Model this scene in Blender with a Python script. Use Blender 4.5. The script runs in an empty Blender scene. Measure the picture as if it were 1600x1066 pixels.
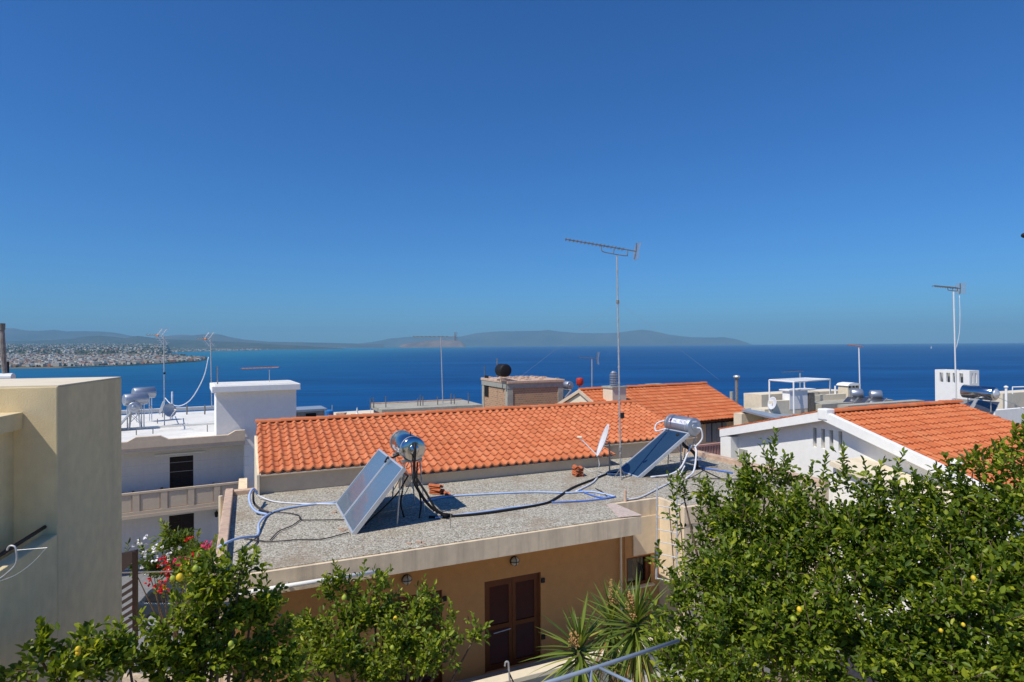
import bpy, math, random
import numpy as np
from mathutils import Vector, Matrix, noise
random.seed(7); RNG = np.random.default_rng(7)
S = bpy.context.scene
COL = S.collection
F = 930.0
ROLL = -math.atan(.0064); PITCH = math.atan(5.3/F)
RC = (Matrix.Rotation(math.pi/2+PITCH, 3, 'X') @ Matrix.Rotation(ROLL, 3, 'Z'))
def ray(px, py): return RC @ Vector(((px-800)/F, -(py-533)/F, -1))
def G(px, py, z):
    d = ray(px, py); return d*(z/d.z)
def P(px, py, Y):
    d = ray(px, py); return d*(Y/d.y)
class Frame:
    def __init__(s, deg):
        a = math.radians(deg); s.u = Vector((math.cos(a), math.sin(a), 0)); s.w = Vector((-math.sin(a), math.cos(a), 0)); s.rz = a
    def pt(s, u, w, z): return s.u*u + s.w*w + Vector((0, 0, z))
    def uw(s, p): return (p.dot(s.u), p.dot(s.w), p.z)
    def onz(s, px, py, z): return s.uw(G(px, py, z))
    def onw(s, px, py, w):
        d = ray(px, py); return s.uw(d*(w/d.dot(s.w)))
    def onu(s, px, py, u):
        d = ray(px, py); return s.uw(d*(u/d.dot(s.u)))
FM = Frame(23.9); FH = Frame(28.4); FB = Frame(15.3); F0 = Frame(0)

# ------------------------------------------------------------------ materials
def nt(name):
    m = bpy.data.materials.new(name); m.use_nodes = True
    n = m.node_tree.nodes; l = m.node_tree.links; b = n['Principled BSDF']
    return m, n, l, b
def mat(name, col, rough=.8, metal=0, var=.12, scale=6, bump=0, bscale=60, spec=.3, stain=None, stain_scale=1.2, stain_amt=.5, vstreak=False):
    m, n, l, b = nt(name)
    b.inputs['Roughness'].default_value = rough; b.inputs['Metallic'].default_value = metal
    b.inputs['Specular IOR Level'].default_value = spec
    tc = n.new('ShaderNodeTexCoord'); 
    no = n.new('ShaderNodeTexNoise'); no.inputs['Scale'].default_value = scale; no.inputs['Detail'].default_value = 6
    l.new(tc.outputs['Object'], no.inputs['Vector'])
    mr = n.new('ShaderNodeMapRange'); mr.inputs[1].default_value = .3; mr.inputs[2].default_value = .7
    mr.inputs[3].default_value = 1-var; mr.inputs[4].default_value = 1+var
    l.new(no.outputs['Fac'], mr.inputs[0])
    mx = n.new('ShaderNodeVectorMath'); mx.operation = 'SCALE'; mx.inputs[0].default_value = col[:3]
    l.new(mr.outputs[0], mx.inputs['Scale']); out = mx.outputs[0]
    if stain:
        mp = n.new('ShaderNodeMapping'); l.new(tc.outputs['Object'], mp.inputs[0])
        if vstreak: mp.inputs['Scale'].default_value = (3, 3, .25)
        n2 = n.new('ShaderNodeTexNoise'); n2.inputs['Scale'].default_value = stain_scale; n2.inputs['Detail'].default_value = 8; n2.inputs['Roughness'].default_value = .65
        l.new(mp.outputs[0], n2.inputs['Vector'])
        r = n.new('ShaderNodeMapRange'); r.inputs[1].default_value = .48; r.inputs[2].default_value = .72; r.inputs[3].default_value = 0; r.inputs[4].default_value = stain_amt
        l.new(n2.outputs['Fac'], r.inputs[0])
        mm = n.new('ShaderNodeMix'); mm.data_type = 'RGBA'; l.new(r.outputs[0], mm.inputs[0]); l.new(out, mm.inputs[6]); mm.inputs[7].default_value = (*stain, 1)
        out = mm.outputs[2]
    l.new(out, b.inputs['Base Color'])
    if bump:
        n3 = n.new('ShaderNodeTexNoise'); n3.inputs['Scale'].default_value = bscale; n3.inputs['Detail'].default_value = 4
        l.new(tc.outputs['Object'], n3.inputs['Vector'])
        bp = n.new('ShaderNodeBump'); bp.inputs['Strength'].default_value = bump; bp.inputs['Distance'].default_value = .02
        l.new(n3.outputs['Fac'], bp.inputs['Height']); l.new(bp.outputs[0], b.inputs['Normal'])
    return m
M = {}
M['beige'] = mat('beige_plaster', (.76, .61, .35), .9, var=.07, bump=.25, bscale=90, stain=(.56, .46, .29), stain_scale=.9, stain_amt=.45, vstreak=True)
M['peach'] = mat('peach_plaster', (.54, .275, .10), .9, var=.05, bump=.2, bscale=90, stain=(.36, .2, .1), stain_amt=.25)
M['cream'] = mat('cream_plaster', (.80, .65, .45), .9, var=.06, bump=.25, bscale=80, stain=(.38, .31, .23), stain_scale=1.3, stain_amt=.55, vstreak=True)
M['creamw'] = mat('pale_cream_plaster', (.78, .68, .50), .9, var=.05, stain=(.5, .43, .33), stain_amt=.35)
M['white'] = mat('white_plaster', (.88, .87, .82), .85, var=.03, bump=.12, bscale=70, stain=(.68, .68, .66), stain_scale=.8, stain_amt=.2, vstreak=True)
M['screed'] = mat('dusty_pink_screed', (.56, .45, .38), .95, var=.2, scale=14, stain=(.42, .38, .33), stain_scale=4, stain_amt=.8)
M['white2'] = mat('shaded_white_render', (.70, .69, .66), .85, var=.03, bump=.12, bscale=70, stain=(.52, .50, .46), stain_scale=.8, stain_amt=.3, vstreak=True)  # darker copy of the white plaster: the front wall's shade put into the colour
M['whiteroof'] = mat('white_roof_paint', (.78, .76, .70), .9, var=.05, stain=(.45, .43, .38), stain_scale=.7, stain_amt=.5)
M['taupe'] = mat('taupe_paint', (.66, .53, .38), .85, var=.05, stain=(.38, .3, .24), stain_amt=.3)
M['concrete'] = mat('concrete', (.42, .40, .33), .95, var=.12, bump=.3, stain=(.22, .2, .17), stain_amt=.5)
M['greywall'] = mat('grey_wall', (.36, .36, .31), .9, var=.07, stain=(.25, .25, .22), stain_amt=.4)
M['oldcream'] = mat('weathered_kerb', (.60, .43, .31), .95, var=.15, scale=9, bump=.4, bscale=30, stain=(.36, .25, .2), stain_scale=3, stain_amt=.8)
M['wood'] = mat('brown_shutter_paint', (.11, .028, .006), .5, var=.15, scale=3)
M['woodl'] = mat('brown_frame_paint', (.13, .034, .008), .5, var=.15, scale=3)
M['dark'] = mat('dark_void', (.012, .011, .01), .9)  # near-black painted where openings are unlit, also for small dark parts
M['darkwood'] = mat('dark_stained_timber', (.03, .017, .013), .6)
M['black'] = mat('black_rubber', (.015, .014, .014), .6)
M['hose'] = mat('grey_black_hose', (.05, .045, .045), .7)
M['bluehose'] = mat('pale_blue_pipe_sleeve', (.42, .55, .80), .5, var=.1, scale=3)
M['dblue'] = mat('strong_blue_pipe', (.08, .2, .62), .5, var=.15, scale=3)
M['whitehose'] = mat('white_pipe_sleeve', (.72, .73, .76), .55)
M['alu'] = mat('aluminium', (.66, .68, .70), .42, metal=.55, var=.05)
M['galv'] = mat('galvanised_steel', (.50, .50, .49), .5, metal=.5, var=.18, scale=20)
M['rusty'] = mat('rusty_galvanised', (.30, .27, .24), .7, metal=.3, var=.25, scale=14, stain=(.16, .07, .03), stain_scale=6, stain_amt=.8)
M['tvmetal'] = mat('antenna_metal', (.22, .20, .17), .55, metal=.4, var=.3, scale=12)
M['orangebit'] = mat('orange_plastic', (.5, .18, .07), .6)
M['steel'] = mat('polished_steel', (.50, .51, .52), .13, metal=1, var=.04, scale=3)
M['satin'] = mat('satin_steel', (.40, .43, .48), .42, metal=.7, var=.06)
M['dish'] = mat('dish_white_paint', (.74, .75, .75), .5, var=.05)
M['sticker'] = mat('white_sticker', (.80, .80, .84), .5, var=.02)
M['ink'] = mat('dark_print', (.12, .13, .16), .6)
M['inkred'] = mat('red_print', (.5, .06, .08), .6)
M['terra2'] = mat('loose_terracotta', (.50, .14, .055), .85, var=.2, scale=12)
M['redpaint'] = mat('red_tank_paint', (.45, .035, .02), .45)
M['bluetank'] = mat('blue_tank_plastic', (.03, .2, .5), .5)
M['pipegrey'] = mat('blue_grey_painted_pipe', (.24, .29, .36), .45, var=.1)
M['bark'] = mat('bark', (.13, .09, .06), .9, var=.3, scale=20, bump=.5)
M['asphalt'] = mat('street_asphalt', (.22, .22, .22), .95, var=.15)
M['sheet'] = mat('metal_sheet_roofing', (.34, .40, .46), .5, metal=.3, var=.08)
M['lamp'] = mat('lamp_glass', (.5, .48, .42), .3)
M['soil'] = mat('ground_paving', (.50, .40, .28), .95, var=.3)
M['lemon'] = mat('lemon_skin', (.75, .52, .03), .45, var=.12)
M['limef'] = mat('green_lemon_skin', (.35, .42, .05), .45, var=.12)
M['blackglass'] = mat('dark_shutter', (.02, .017, .015), .5)  # near-black shutter colour
M['pinkrail'] = mat('pink_balustrade', (.55, .30, .25), .8)
M['carpaint'] = mat('dark_blue_car_paint', (.035, .05, .065), .25, metal=.3, spec=.6)
M['carglass'] = mat('dark_car_glass', (.01, .012, .014), .08, spec=.7)
M['tail'] = mat('red_tail_lens', (.45, .02, .02), .3)
M['whiteflower'] = mat('white_petals', (.85, .85, .85), .7)
M['redflower'] = mat('red_petals', (.70, .02, .03), .7)
M['pinkflower'] = mat('magenta_petals', (.72, .04, .17), .7)
M['yellowflower'] = mat('yellow_petals', (.80, .55, .02), .7)
M['sail'] = mat('sail_cloth', (.85, .85, .85), .8)
M['straw'] = mat('dry_flower_stalk', (.50, .30, .12), .9, var=.25, scale=30)

def m_gravel():
    m, n, l, b = nt('roof_gravel'); b.inputs['Roughness'].default_value = .95; b.inputs['Specular IOR Level'].default_value = .15
    tc = n.new('ShaderNodeTexCoord')
    v = n.new('ShaderNodeTexVoronoi'); v.inputs['Scale'].default_value = 36; v.inputs['Randomness'].default_value = 1
    l.new(tc.outputs['Object'], v.inputs['Vector'])
    cr = n.new('ShaderNodeValToRGB'); e = cr.color_ramp.elements
    e[0].position = 0; e[0].color = (.20, .175, .13, 1); e[1].position = 1; e[1].color = (.66, .62, .51, 1)
    for p, c in ((.3, (.33, .30, .24, 1)), (.6, (.45, .42, .345, 1)), (.85, (.55, .51, .415, 1))):
        k = e.new(p); k.color = c
    sp = n.new('ShaderNodeSeparateColor'); l.new(v.outputs['Color'], sp.inputs[0]); l.new(sp.outputs[0], cr.inputs[0])
    n2 = n.new('ShaderNodeTexNoise'); n2.inputs['Scale'].default_value = .8; n2.inputs['Detail'].default_value = 9; n2.inputs['Roughness'].default_value = .65; l.new(tc.outputs['Object'], n2.inputs['Vector'])
    r = n.new('ShaderNodeMapRange'); r.inputs[1].default_value = .5; r.inputs[2].default_value = .68; r.inputs[4].default_value = .75; l.new(n2.outputs['Fac'], r.inputs[0])
    mm = n.new('ShaderNodeMix'); mm.data_type = 'RGBA'; l.new(r.outputs[0], mm.inputs[0]); l.new(cr.outputs[0], mm.inputs[6]); mm.inputs[7].default_value = (.31, .24, .165, 1)
    l.new(mm.outputs[2], b.inputs['Base Color'])
    bp = n.new('ShaderNodeBump'); bp.inputs['Strength'].default_value = .8; bp.inputs['Distance'].default_value = .012; bp.invert = True
    l.new(v.outputs['Distance'], bp.inputs['Height']); l.new(bp.outputs[0], b.inputs['Normal'])
    return m
M['gravel'] = m_gravel()

def m_tile(name, ca, cb, cc):
    m, n, l, b = nt(name); b.inputs['Roughness'].default_value = .85; b.inputs['Specular IOR Level'].default_value = .2
    g = n.new('ShaderNodeNewGeometry'); cr = n.new('ShaderNodeValToRGB'); e = cr.color_ramp.elements
    e[0].color = (*ca, 1); e[1].color = (*cb, 1); k = e.new(.55); k.color = (*cc, 1)
    l.new(g.outputs['Random Per Island'], cr.inputs[0])
    tc = n.new('ShaderNodeTexCoord'); no = n.new('ShaderNodeTexNoise'); no.inputs['Scale'].default_value = 2.2; no.inputs['Detail'].default_value = 8
    l.new(tc.outputs['Object'], no.inputs['Vector'])
    r = n.new('ShaderNodeMapRange'); r.inputs[1].default_value = .52; r.inputs[2].default_value = .75; r.inputs[4].default_value = .28; l.new(no.outputs['Fac'], r.inputs[0])
    mm = n.new('ShaderNodeMix'); mm.data_type = 'RGBA'; l.new(r.outputs[0], mm.inputs[0]); l.new(cr.outputs[0], mm.inputs[6]); mm.inputs[7].default_value = (.30, .13, .07, 1)
    l.new(mm.outputs[2], b.inputs['Base Color'])
    return m
M['tile'] = m_tile('terracotta_tiles', (.56, .17, .068), (.66, .235, .105), (.61, .195, .08))
M['tilef'] = m_tile('terracotta_tiles_orange', (.56, .15, .055), (.66, .22, .09), (.61, .18, .068))

def m_brick():
    m, n, l, b = nt('red_brick'); b.inputs['Roughness'].default_value = .95
    tc = n.new('ShaderNodeTexCoord'); mp = n.new('ShaderNodeMapping'); mp.inputs['Rotation'].default_value = (math.pi/2, 0, 0)
    cx = n.new('ShaderNodeSeparateXYZ'); l.new(tc.outputs['Object'], cx.inputs[0])
    ad = n.new('ShaderNodeMath'); ad.operation = 'ADD'; l.new(cx.outputs[0], ad.inputs[0]); l.new(cx.outputs[1], ad.inputs[1])
    cb = n.new('ShaderNodeCombineXYZ'); l.new(ad.outputs[0], cb.inputs[0]); l.new(cx.outputs[2], cb.inputs[1])
    t = n.new('ShaderNodeTexBrick'); t.inputs['Scale'].default_value = 1.7; l.new(cb.outputs[0], t.inputs['Vector'])
    t.inputs['Color1'].default_value = (.50, .22, .10, 1); t.inputs['Color2'].default_value = (.24, .10, .045, 1); t.inputs['Mortar'].default_value = (.50, .40, .29, 1)
    t.inputs['Mortar Size'].default_value = .04
    no = n.new('ShaderNodeTexNoise'); no.inputs['Scale'].default_value = 3; no.inputs['Detail'].default_value = 6; l.new(tc.outputs['Object'], no.inputs['Vector'])
    mm = n.new('ShaderNodeMix'); mm.data_type = 'RGBA'; l.new(no.outputs['Fac'], mm.inputs[0]); l.new(t.outputs[0], mm.inputs[6]); mm.inputs[7].default_value = (.50, .33, .19, 1)
    l.new(mm.outputs[2], b.inputs['Base Color']); return m
M['brick'] = m_brick()

def m_collector(name, a, c):
    m, n, l, b = nt(name)
    b.inputs['Roughness'].default_value = .22; b.inputs['Specular IOR Level'].default_value = .6
    b.inputs['Coat Weight'].default_value = .6; b.inputs['Coat Roughness'].default_value = .05
    tc = n.new('ShaderNodeTexCoord'); no = n.new('ShaderNodeTexNoise'); no.inputs['Scale'].default_value = 1.1; no.inputs['Detail'].default_value = 3; l.new(tc.outputs['Object'], no.inputs['Vector'])
    mm = n.new('ShaderNodeMix'); mm.data_type = 'RGBA'; l.new(no.outputs['Fac'], mm.inputs[0]); mm.inputs[6].default_value = (*a, 1); mm.inputs[7].default_value = (*c, 1)
    l.new(mm.outputs[2], b.inputs['Base Color']); return m
M['coll1'] = m_collector('dusty_collector_glass', (.09, .15, .21), (.15, .20, .25))
M['coll2'] = m_collector('dark_blue_collector_glass', (.012, .035, .075), (.03, .06, .10))
M['coll3'] = m_collector('grey_collector_glass', (.045, .045, .05), (.08, .08, .085))

def m_leaf(name, dark, mid, light, trans=.35, rough=.42):
    m, n, l, b = nt(name)
    g = n.new('ShaderNodeNewGeometry'); cr = n.new('ShaderNodeValToRGB'); e = cr.color_ramp.elements
    e[0].color = (*dark, 1); e[0].position = 0; e[1].color = (*light, 1); e[1].position = 1
    k = e.new(.5); k.color = (*mid, 1); k = e.new(.86); k.color = (mid[0]*1.5, mid[1]*1.35, mid[2]*1.1, 1)
    l.new(g.outputs['Random Per Island'], cr.inputs[0]); l.new(cr.outputs[0], b.inputs['Base Color'])
    b.inputs['Roughness'].default_value = rough; b.inputs['Specular IOR Level'].default_value = .32
    t = n.new('ShaderNodeBsdfTranslucent'); l.new(cr.outputs[0], t.inputs[0])
    vm = n.new('ShaderNodeVectorMath'); vm.operation = 'MULTIPLY'; vm.inputs[1].default_value = (1.5, 1.5, .6); l.new(cr.outputs[0], vm.inputs[0]); l.new(vm.outputs[0], t.inputs[0])
    mx = n.new('ShaderNodeMixShader'); mx.inputs[0].default_value = trans
    o = n['Material Output']; l.new(b.outputs[0], mx.inputs[1]); l.new(t.outputs[0], mx.inputs[2]); l.new(mx.outputs[0], o.inputs[0])
    return m
M['leaf'] = m_leaf('lemon_leaves', (.044, .084, .009), (.118, .180, .016), (.40, .44, .03))
M['leafy'] = m_leaf('young_lemon_leaves', (.085, .135, .012), (.20, .265, .022), (.46, .48, .04))
M['leafb'] = m_leaf('shrub_leaves', (.035, .065, .012), (.08, .13, .02), (.22, .26, .04))
M['yucca'] = m_leaf('yucca_blades', (.07, .11, .02), (.16, .22, .035), (.42, .40, .09), .25)

def m_sea():
    m, n, l, b = nt('sea_water')
    b.inputs['Roughness'].default_value = .55; b.inputs['Specular IOR Level'].default_value = .12
    tc = n.new('ShaderNodeTexCoord')
    def ns(sx, sy, sc, det=6):
        mp = n.new('ShaderNodeMapping'); mp.inputs['Scale'].default_value = (sx, sy, 1); mp.inputs['Rotation'].default_value = (0, 0, .12); l.new(tc.outputs['Object'], mp.inputs[0])
        t = n.new('ShaderNodeTexNoise'); t.inputs['Scale'].default_value = sc; t.inputs['Detail'].default_value = det; l.new(mp.outputs[0], t.inputs['Vector']); return t
    a = ns(.0005, .0030, 1.0, 9); c = ns(.004, .035, 1.0, 5)
    cr = n.new('ShaderNodeValToRGB'); e = cr.color_ramp.elements
    e[0].position = .35; e[0].color = (.001, .050, .172, 1); e[1].position = .72; e[1].color = (.003, .084, .25, 1)
    l.new(a.outputs['Fac'], cr.inputs[0])
    # shallow, greener water towards the near shore on the left
    sx = n.new('ShaderNodeSeparateXYZ'); l.new(tc.outputs['Object'], sx.inputs[0])
    r = n.new('ShaderNodeMapRange'); r.inputs[1].default_value = -200; r.inputs[2].default_value = -3200; r.inputs[3].default_value = 0; r.inputs[4].default_value = 1
    l.new(sx.outputs[0], r.inputs[0])
    mm = n.new('ShaderNodeMix'); mm.data_type = 'RGBA'; l.new(r.outputs[0], mm.inputs[0]); l.new(cr.outputs[0], mm.inputs[6]); mm.inputs[7].default_value = (.002, .145, .25, 1)
    # fine streaks of ripple, their glint put into the colour
    r2 = n.new('ShaderNodeMapRange'); r2.inputs[1].default_value = .35; r2.inputs[2].default_value = .7; r2.inputs[3].default_value = .80; r2.inputs[4].default_value = 1.30; l.new(c.outputs['Fac'], r2.inputs[0])
    vs = n.new('ShaderNodeVectorMath'); vs.operation = 'SCALE'; l.new(mm.outputs[2], vs.inputs[0]); l.new(r2.outputs[0], vs.inputs['Scale'])
    l.new(vs.outputs[0], b.inputs['Base Color'])
    return m
M['sea'] = m_sea()
def m_land(name, cols, scale, thr=(.35, .7)):
    m, n, l, b = nt(name); b.inputs['Roughness'].default_value = 1; b.inputs['Specular IOR Level'].default_value = 0
    tc = n.new('ShaderNodeTexCoord'); t = n.new('ShaderNodeTexNoise'); t.inputs['Scale'].default_value = scale; t.inputs['Detail'].default_value = 9; t.inputs['Roughness'].default_value = .6
    l.new(tc.outputs['Object'], t.inputs['Vector']); cr = n.new('ShaderNodeValToRGB'); e = cr.color_ramp.elements
    e[0].position = thr[0]; e[0].color = (*cols[0], 1); e[1].position = thr[1]; e[1].color = (*cols[-1], 1)
    for i, c in enumerate(cols[1:-1]):
        k = e.new(thr[0]+(thr[1]-thr[0])*(i+1)/(len(cols)-1)); k.color = (*c, 1)
    l.new(t.outputs['Fac'], cr.inputs[0]); l.new(cr.outputs[0], b.inputs['Base Color']); return m
M['plain'] = m_land('coastal_land', ((.045, .065, .03), (.10, .10, .06), (.20, .16, .10)), .004)
M['hill'] = m_land('scrub_hills', ((.035, .045, .03), (.06, .065, .045), (.10, .085, .06)), .0015)
M['mount'] = m_land('bare_mountains', ((.035, .04, .04), (.075, .07, .06), (.12, .10, .08)), .0005)
M['island'] = m_land('island_rock', ((.12, .08, .05), (.22, .13, .08), (.30, .2, .13)), .002)
for i, c in enumerate(((.68, .64, .56), (.52, .46, .37), (.46, .32, .20), (.40, .17, .10))):
    M['town%d' % i] = mat('far_house_%s' % ('white', 'pale', 'ochre', 'red')[i], c, .9, var=.05)

# ------------------------------------------------------------------ mesh building
class MB:
    def __init__(s): s.v = []; s.f = []
    def add(s, vs, fs):
        o = len(s.v); s.v += [tuple(v) for v in vs]; s.f += [tuple(o+i for i in f) for f in fs]; return s
    def box(s, fr, u0, u1, w0, w1, z0, z1):
        p = [fr.pt(u, w, z) for z in (z0, z1) for u, w in ((u0, w0), (u1, w0), (u1, w1), (u0, w1))]
        return s.add(p, ((0, 3, 2, 1), (4, 5, 6, 7), (0, 1, 5, 4), (1, 2, 6, 5), (2, 3, 7, 6), (3, 0, 4, 7)))
    def prism(s, poly, vec):
        """poly: list of Vectors (a face), extruded by vec"""
        n = len(poly); v = [Vector(p) for p in poly]; v2 = [p+vec for p in v]
        nrm = (v[1]-v[0]).cross(v[2]-v[1])
        fs = [tuple(range(n)), tuple(range(2*n-1, n-1, -1))] + [(i, i+n, (i+1) % n+n, (i+1) % n) for i in range(n)]
        if nrm.dot(vec) > 0: fs = [tuple(reversed(f)) for f in fs]
        return s.add(v+v2, fs)
    def hprism(s, fr, poly, z0, z1): return s.prism([fr.pt(u, w, z0) for u, w in poly], Vector((0, 0, z1-z0)))
    def tube(s, pts, r, n=8, r2=None):
        pts = [Vector(p) for p in pts]; m = len(pts); rings = []
        up = None
        for i, p in enumerate(pts):
            t = (pts[min(i+1, m-1)]-pts[max(i-1, 0)]).normalized()
            if up is None: up = t.orthogonal().normalized()
            else: up = (up-t*up.dot(t)).normalized()
            b = t.cross(up); rr = r if r2 is None else r+(r2-r)*i/max(1, m-1)
            rings.append([p+(up*math.cos(a)+b*math.sin(a))*rr for a in (2*math.pi*k/n for k in range(n))])
        vs = [q for g in rings for q in g]; fs = []
        for i in range(m-1):
            for k in range(n):
                a = i*n+k; c = i*n+(k+1) % n; fs.append((a, c, c+n, a+n))
        fs.append(tuple(range(n-1, -1, -1))); fs.append(tuple((m-1)*n+k for k in range(n)))
        return s.add(vs, fs)
    def lathe(s, c, axis, prof, n=20):
        """prof: (distance along axis, radius)"""
        axis = Vector(axis).normalized(); a = axis.orthogonal().normalized(); b = axis.cross(a); vs = []; fs = []
        for d, r in prof:
            vs += [Vector(c)+axis*d+(a*math.cos(t)+b*math.sin(t))*r for t in (2*math.pi*k/n for k in range(n))]
        for i in range(len(prof)-1):
            for k in range(n):
                p = i*n+k; q = i*n+(k+1) % n; fs.append((p, q, q+n, p+n))
        if prof[0][1] > 1e-4: fs.append(tuple(range(n-1, -1, -1)))
        if prof[-1][1] > 1e-4: fs.append(tuple((len(prof)-1)*n+k for k in range(n)))
        return s.add(vs, fs)
    def wall(s, fr, w0, w1, u0, u1, z0, z1, holes=()):
        """wall between w0 (front) and w1, with rectangular openings (ua,ub,za,zb)"""
        us = sorted({u0, u1, *[h[0] for h in holes], *[h[1] for h in holes]}); zs = sorted({z0, z1, *[h[2] for h in holes], *[h[3] for h in holes]})
        for a, b in zip(us, us[1:]):
            for c, d in zip(zs, zs[1:]):
                if any(h[0] <= (a+b)/2 <= h[1] and h[2] <= (c+d)/2 <= h[3] for h in holes): continue
                s.add([fr.pt(a, w0, c), fr.pt(b, w0, c), fr.pt(b, w0, d), fr.pt(a, w0, d)], ((0, 1, 2, 3),))
                s.add([fr.pt(a, w1, c), fr.pt(b, w1, c), fr.pt(b, w1, d), fr.pt(a, w1, d)], ((3, 2, 1, 0),))
        for (a, b, c, d), sgn in [((u0, u1, z0, z1), 1)]+[(h, -1) for h in holes]:
            p = [fr.pt(a, w0, c), fr.pt(b, w0, c), fr.pt(b, w0, d), fr.pt(a, w0, d), fr.pt(a, w1, c), fr.pt(b, w1, c), fr.pt(b, w1, d), fr.pt(a, w1, d)]
            fs = ((0, 4, 5, 1), (1, 5, 6, 2), (2, 6, 7, 3), (3, 7, 4, 0))
            if sgn < 0: fs = [tuple(reversed(f)) for f in fs]
            s.add(p, fs)
        return s
    def build(s, name, m, parent=None, smooth=False, label=None, cat=None, group=None, kind=None, bevel=0):
        v = np.array(s.v, dtype=float); lo = v.min(0); hi = v.max(0); o = np.array([(lo[0]+hi[0])/2, (lo[1]+hi[1])/2, lo[2]])
        me = bpy.data.meshes.new(name); me.from_pydata([tuple(x) for x in (v-o)], [], s.f); me.update()
        me.materials.append(M[m] if isinstance(m, str) else m)
        if smooth: me.polygons.foreach_set('use_smooth', [True]*len(me.polygons))
        ob = bpy.data.objects.new(name, me); COL.objects.link(ob); loc = Vector(o)
        if parent is not None:
            ob.parent = parent; q = parent
            while q is not None: loc = loc-q.location; q = q.parent
        ob.location = loc
        if bevel:
            bv = ob.modifiers.new('Bevel', 'BEVEL'); bv.width = bevel; bv.segments = 2; bv.limit_method = 'ANGLE'
        tag(ob, label, cat, group, kind); return ob
def tag(o, label=None, cat=None, group=None, kind=None):
    if label: o['label'] = label
    if cat: o['category'] = cat
    if group: o['group'] = group
    if kind: o['kind'] = kind
    return o
def thing(name, label, cat, loc, group=None):
    o = bpy.data.objects.new(name, None); COL.objects.link(o); o.empty_display_size = .3; o.location = Vector(loc); return tag(o, label, cat, group)
def bez(pts, n=6):
    """Catmull-Rom through the points"""
    pts = [Vector(p) for p in pts]; q = [pts[0]*2-pts[1]]+pts+[pts[-1]*2-pts[-2]]; out = []
    for i in range(1, len(q)-2):
        a, b, c, d = q[i-1:i+3]
        for k in range(n):
            t = k/n; out.append(.5*((2*b)+(c-a)*t+(2*a-5*b+4*c-d)*t*t+(3*b-a-3*c+d)*t**3))
    return out+[pts[-1]]

# ------------------------------------------------------------------ tiled roofs (all slopes face -w)
def tiles(fr, u0, u1, wlow, zlow, whigh, zhigh, name, m, parent, pitch=.24, row=.36, amp=.032, seg=8):
    """wlow may be a function of u (eave stepping); the plane is fixed by (wref,zlow)-(whigh,zhigh)"""
    f = wlow if callable(wlow) else (lambda u: wlow)
    wref = f(u0+.01); sl = (zhigh-zlow)/(whigh-wref); k = math.sqrt(1+sl*sl)
    mb = MB(); nc = max(1, round((u1-u0)/pitch)); pu = (u1-u0)/nc
    nv = Vector((0, 0, 1))
    for c in range(nc):
        ua = u0+c*pu; wl = f(ua+pu/2); L = (whigh-wl)*k; nr = max(1, round(L/row)); rl = L/nr
        for r in range(nr):
            jz = random.gauss(0, .004); ju = random.gauss(0, .006)+(random.uniform(-.03, .03) if random.random() < .03 else 0)
            pts = []
            for e, lift in ((0, .040), (1.10, .0)):
                d = (r+e)*rl/k; w = min(wl+d-(.0 if e else .0), whigh+.02)
                z = zlow+(w-wref)*sl
                for q in range(seg+1):
                    t = q/seg; a = amp*(math.cos(2*math.pi*(t-.32))*.75+.25*math.cos(4*math.pi*(t-.32)))
                    pts.append(fr.pt(ua+ju+t*pu*1.03, w, z+a+lift+jz+.06))
            n = seg+1
            low = [p-nv*.045 for p in pts[:n]]
            fs = [(q, q+1, q+1+n, q+n) for q in range(seg)]+[(q+2*n, q+1+2*n, q+1+3*n, q+3*n) for q in range(seg)]
            mb.add(pts+low+pts[:n], fs)
    return mb.build(name, m, parent, smooth=True)
def ridge_caps(fr, u0, u1, w, z, parent, m='tile', r=.11, step=.38):
    mb = MB(); n = round((u1-u0)/step); st = (u1-u0)/n
    for i in range(n):
        a = u0+i*st; vs = []; s = 8; js = random.uniform(-.01, .01)
        for u, rr in ((a, r*1.1), (a+st*1.08, r*.92)):
            vs += [fr.pt(u, w+rr*math.cos(math.pi*k/s)*1.1, z+js+rr*math.sin(math.pi*k/s)*.9) for k in range(s+1)]
        mb.add(vs, [(k, k+1, k+2+s, k+1+s) for k in range(s)])
        # visible end lip
        mb.add([fr.pt(a, w+r*1.1*math.cos(math.pi*k/s)*1.1, z+js+r*1.1*math.sin(math.pi*k/s)*.9) for k in range(s+1)], [tuple(range(s, -1, -1))])
    return mb.build('ridge_tiles', m, parent, smooth=True)

# ------------------------------------------------------------------ the setting
S.world = bpy.data.worlds.new('World'); S.world.use_nodes = True
SUNDIR = Vector((.792, .679, -1.45)).normalized()
sun_el = math.asin(-SUNDIR.z); sun_az = math.atan2(-SUNDIR.x, -SUNDIR.y)   # compass direction to the sun
wn = S.world.node_tree.nodes; wl_ = S.world.node_tree.links
sky = wn.new('ShaderNodeTexSky'); sky.sky_type = 'NISHITA'; sky.sun_disc = False
sky.sun_elevation = sun_el; sky.sun_rotation = sun_az; sky.altitude = 100
sky.air_density = 1.0; sky.dust_density = .3; sky.ozone_density = 4.0
hs = wn.new('ShaderNodeHueSaturation'); hs.inputs['Saturation'].default_value = 1.12; hs.inputs['Value'].default_value = 1
tint = wn.new('ShaderNodeVectorMath'); tint.operation = 'MULTIPLY'; tint.inputs[1].default_value = (.35, .82, 1.34)
wl_.new(sky.outputs[0], hs.inputs['Color']); wl_.new(hs.outputs[0], tint.inputs[0]); wl_.new(tint.outputs[0], wn['Background'].inputs[0]); wn['Background'].inputs[1].default_value = .085
sl = bpy.data.lights.new('sun', 'SUN'); sl.energy = 4.2; sl.angle = math.radians(.5); sl.color = (1, .94, .84)
so = bpy.data.objects.new('sun', sl); COL.objects.link(so); so.rotation_euler = SUNDIR.to_track_quat('-Z', 'Y').to_euler(); so.location = (0, 0, 50)

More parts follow.
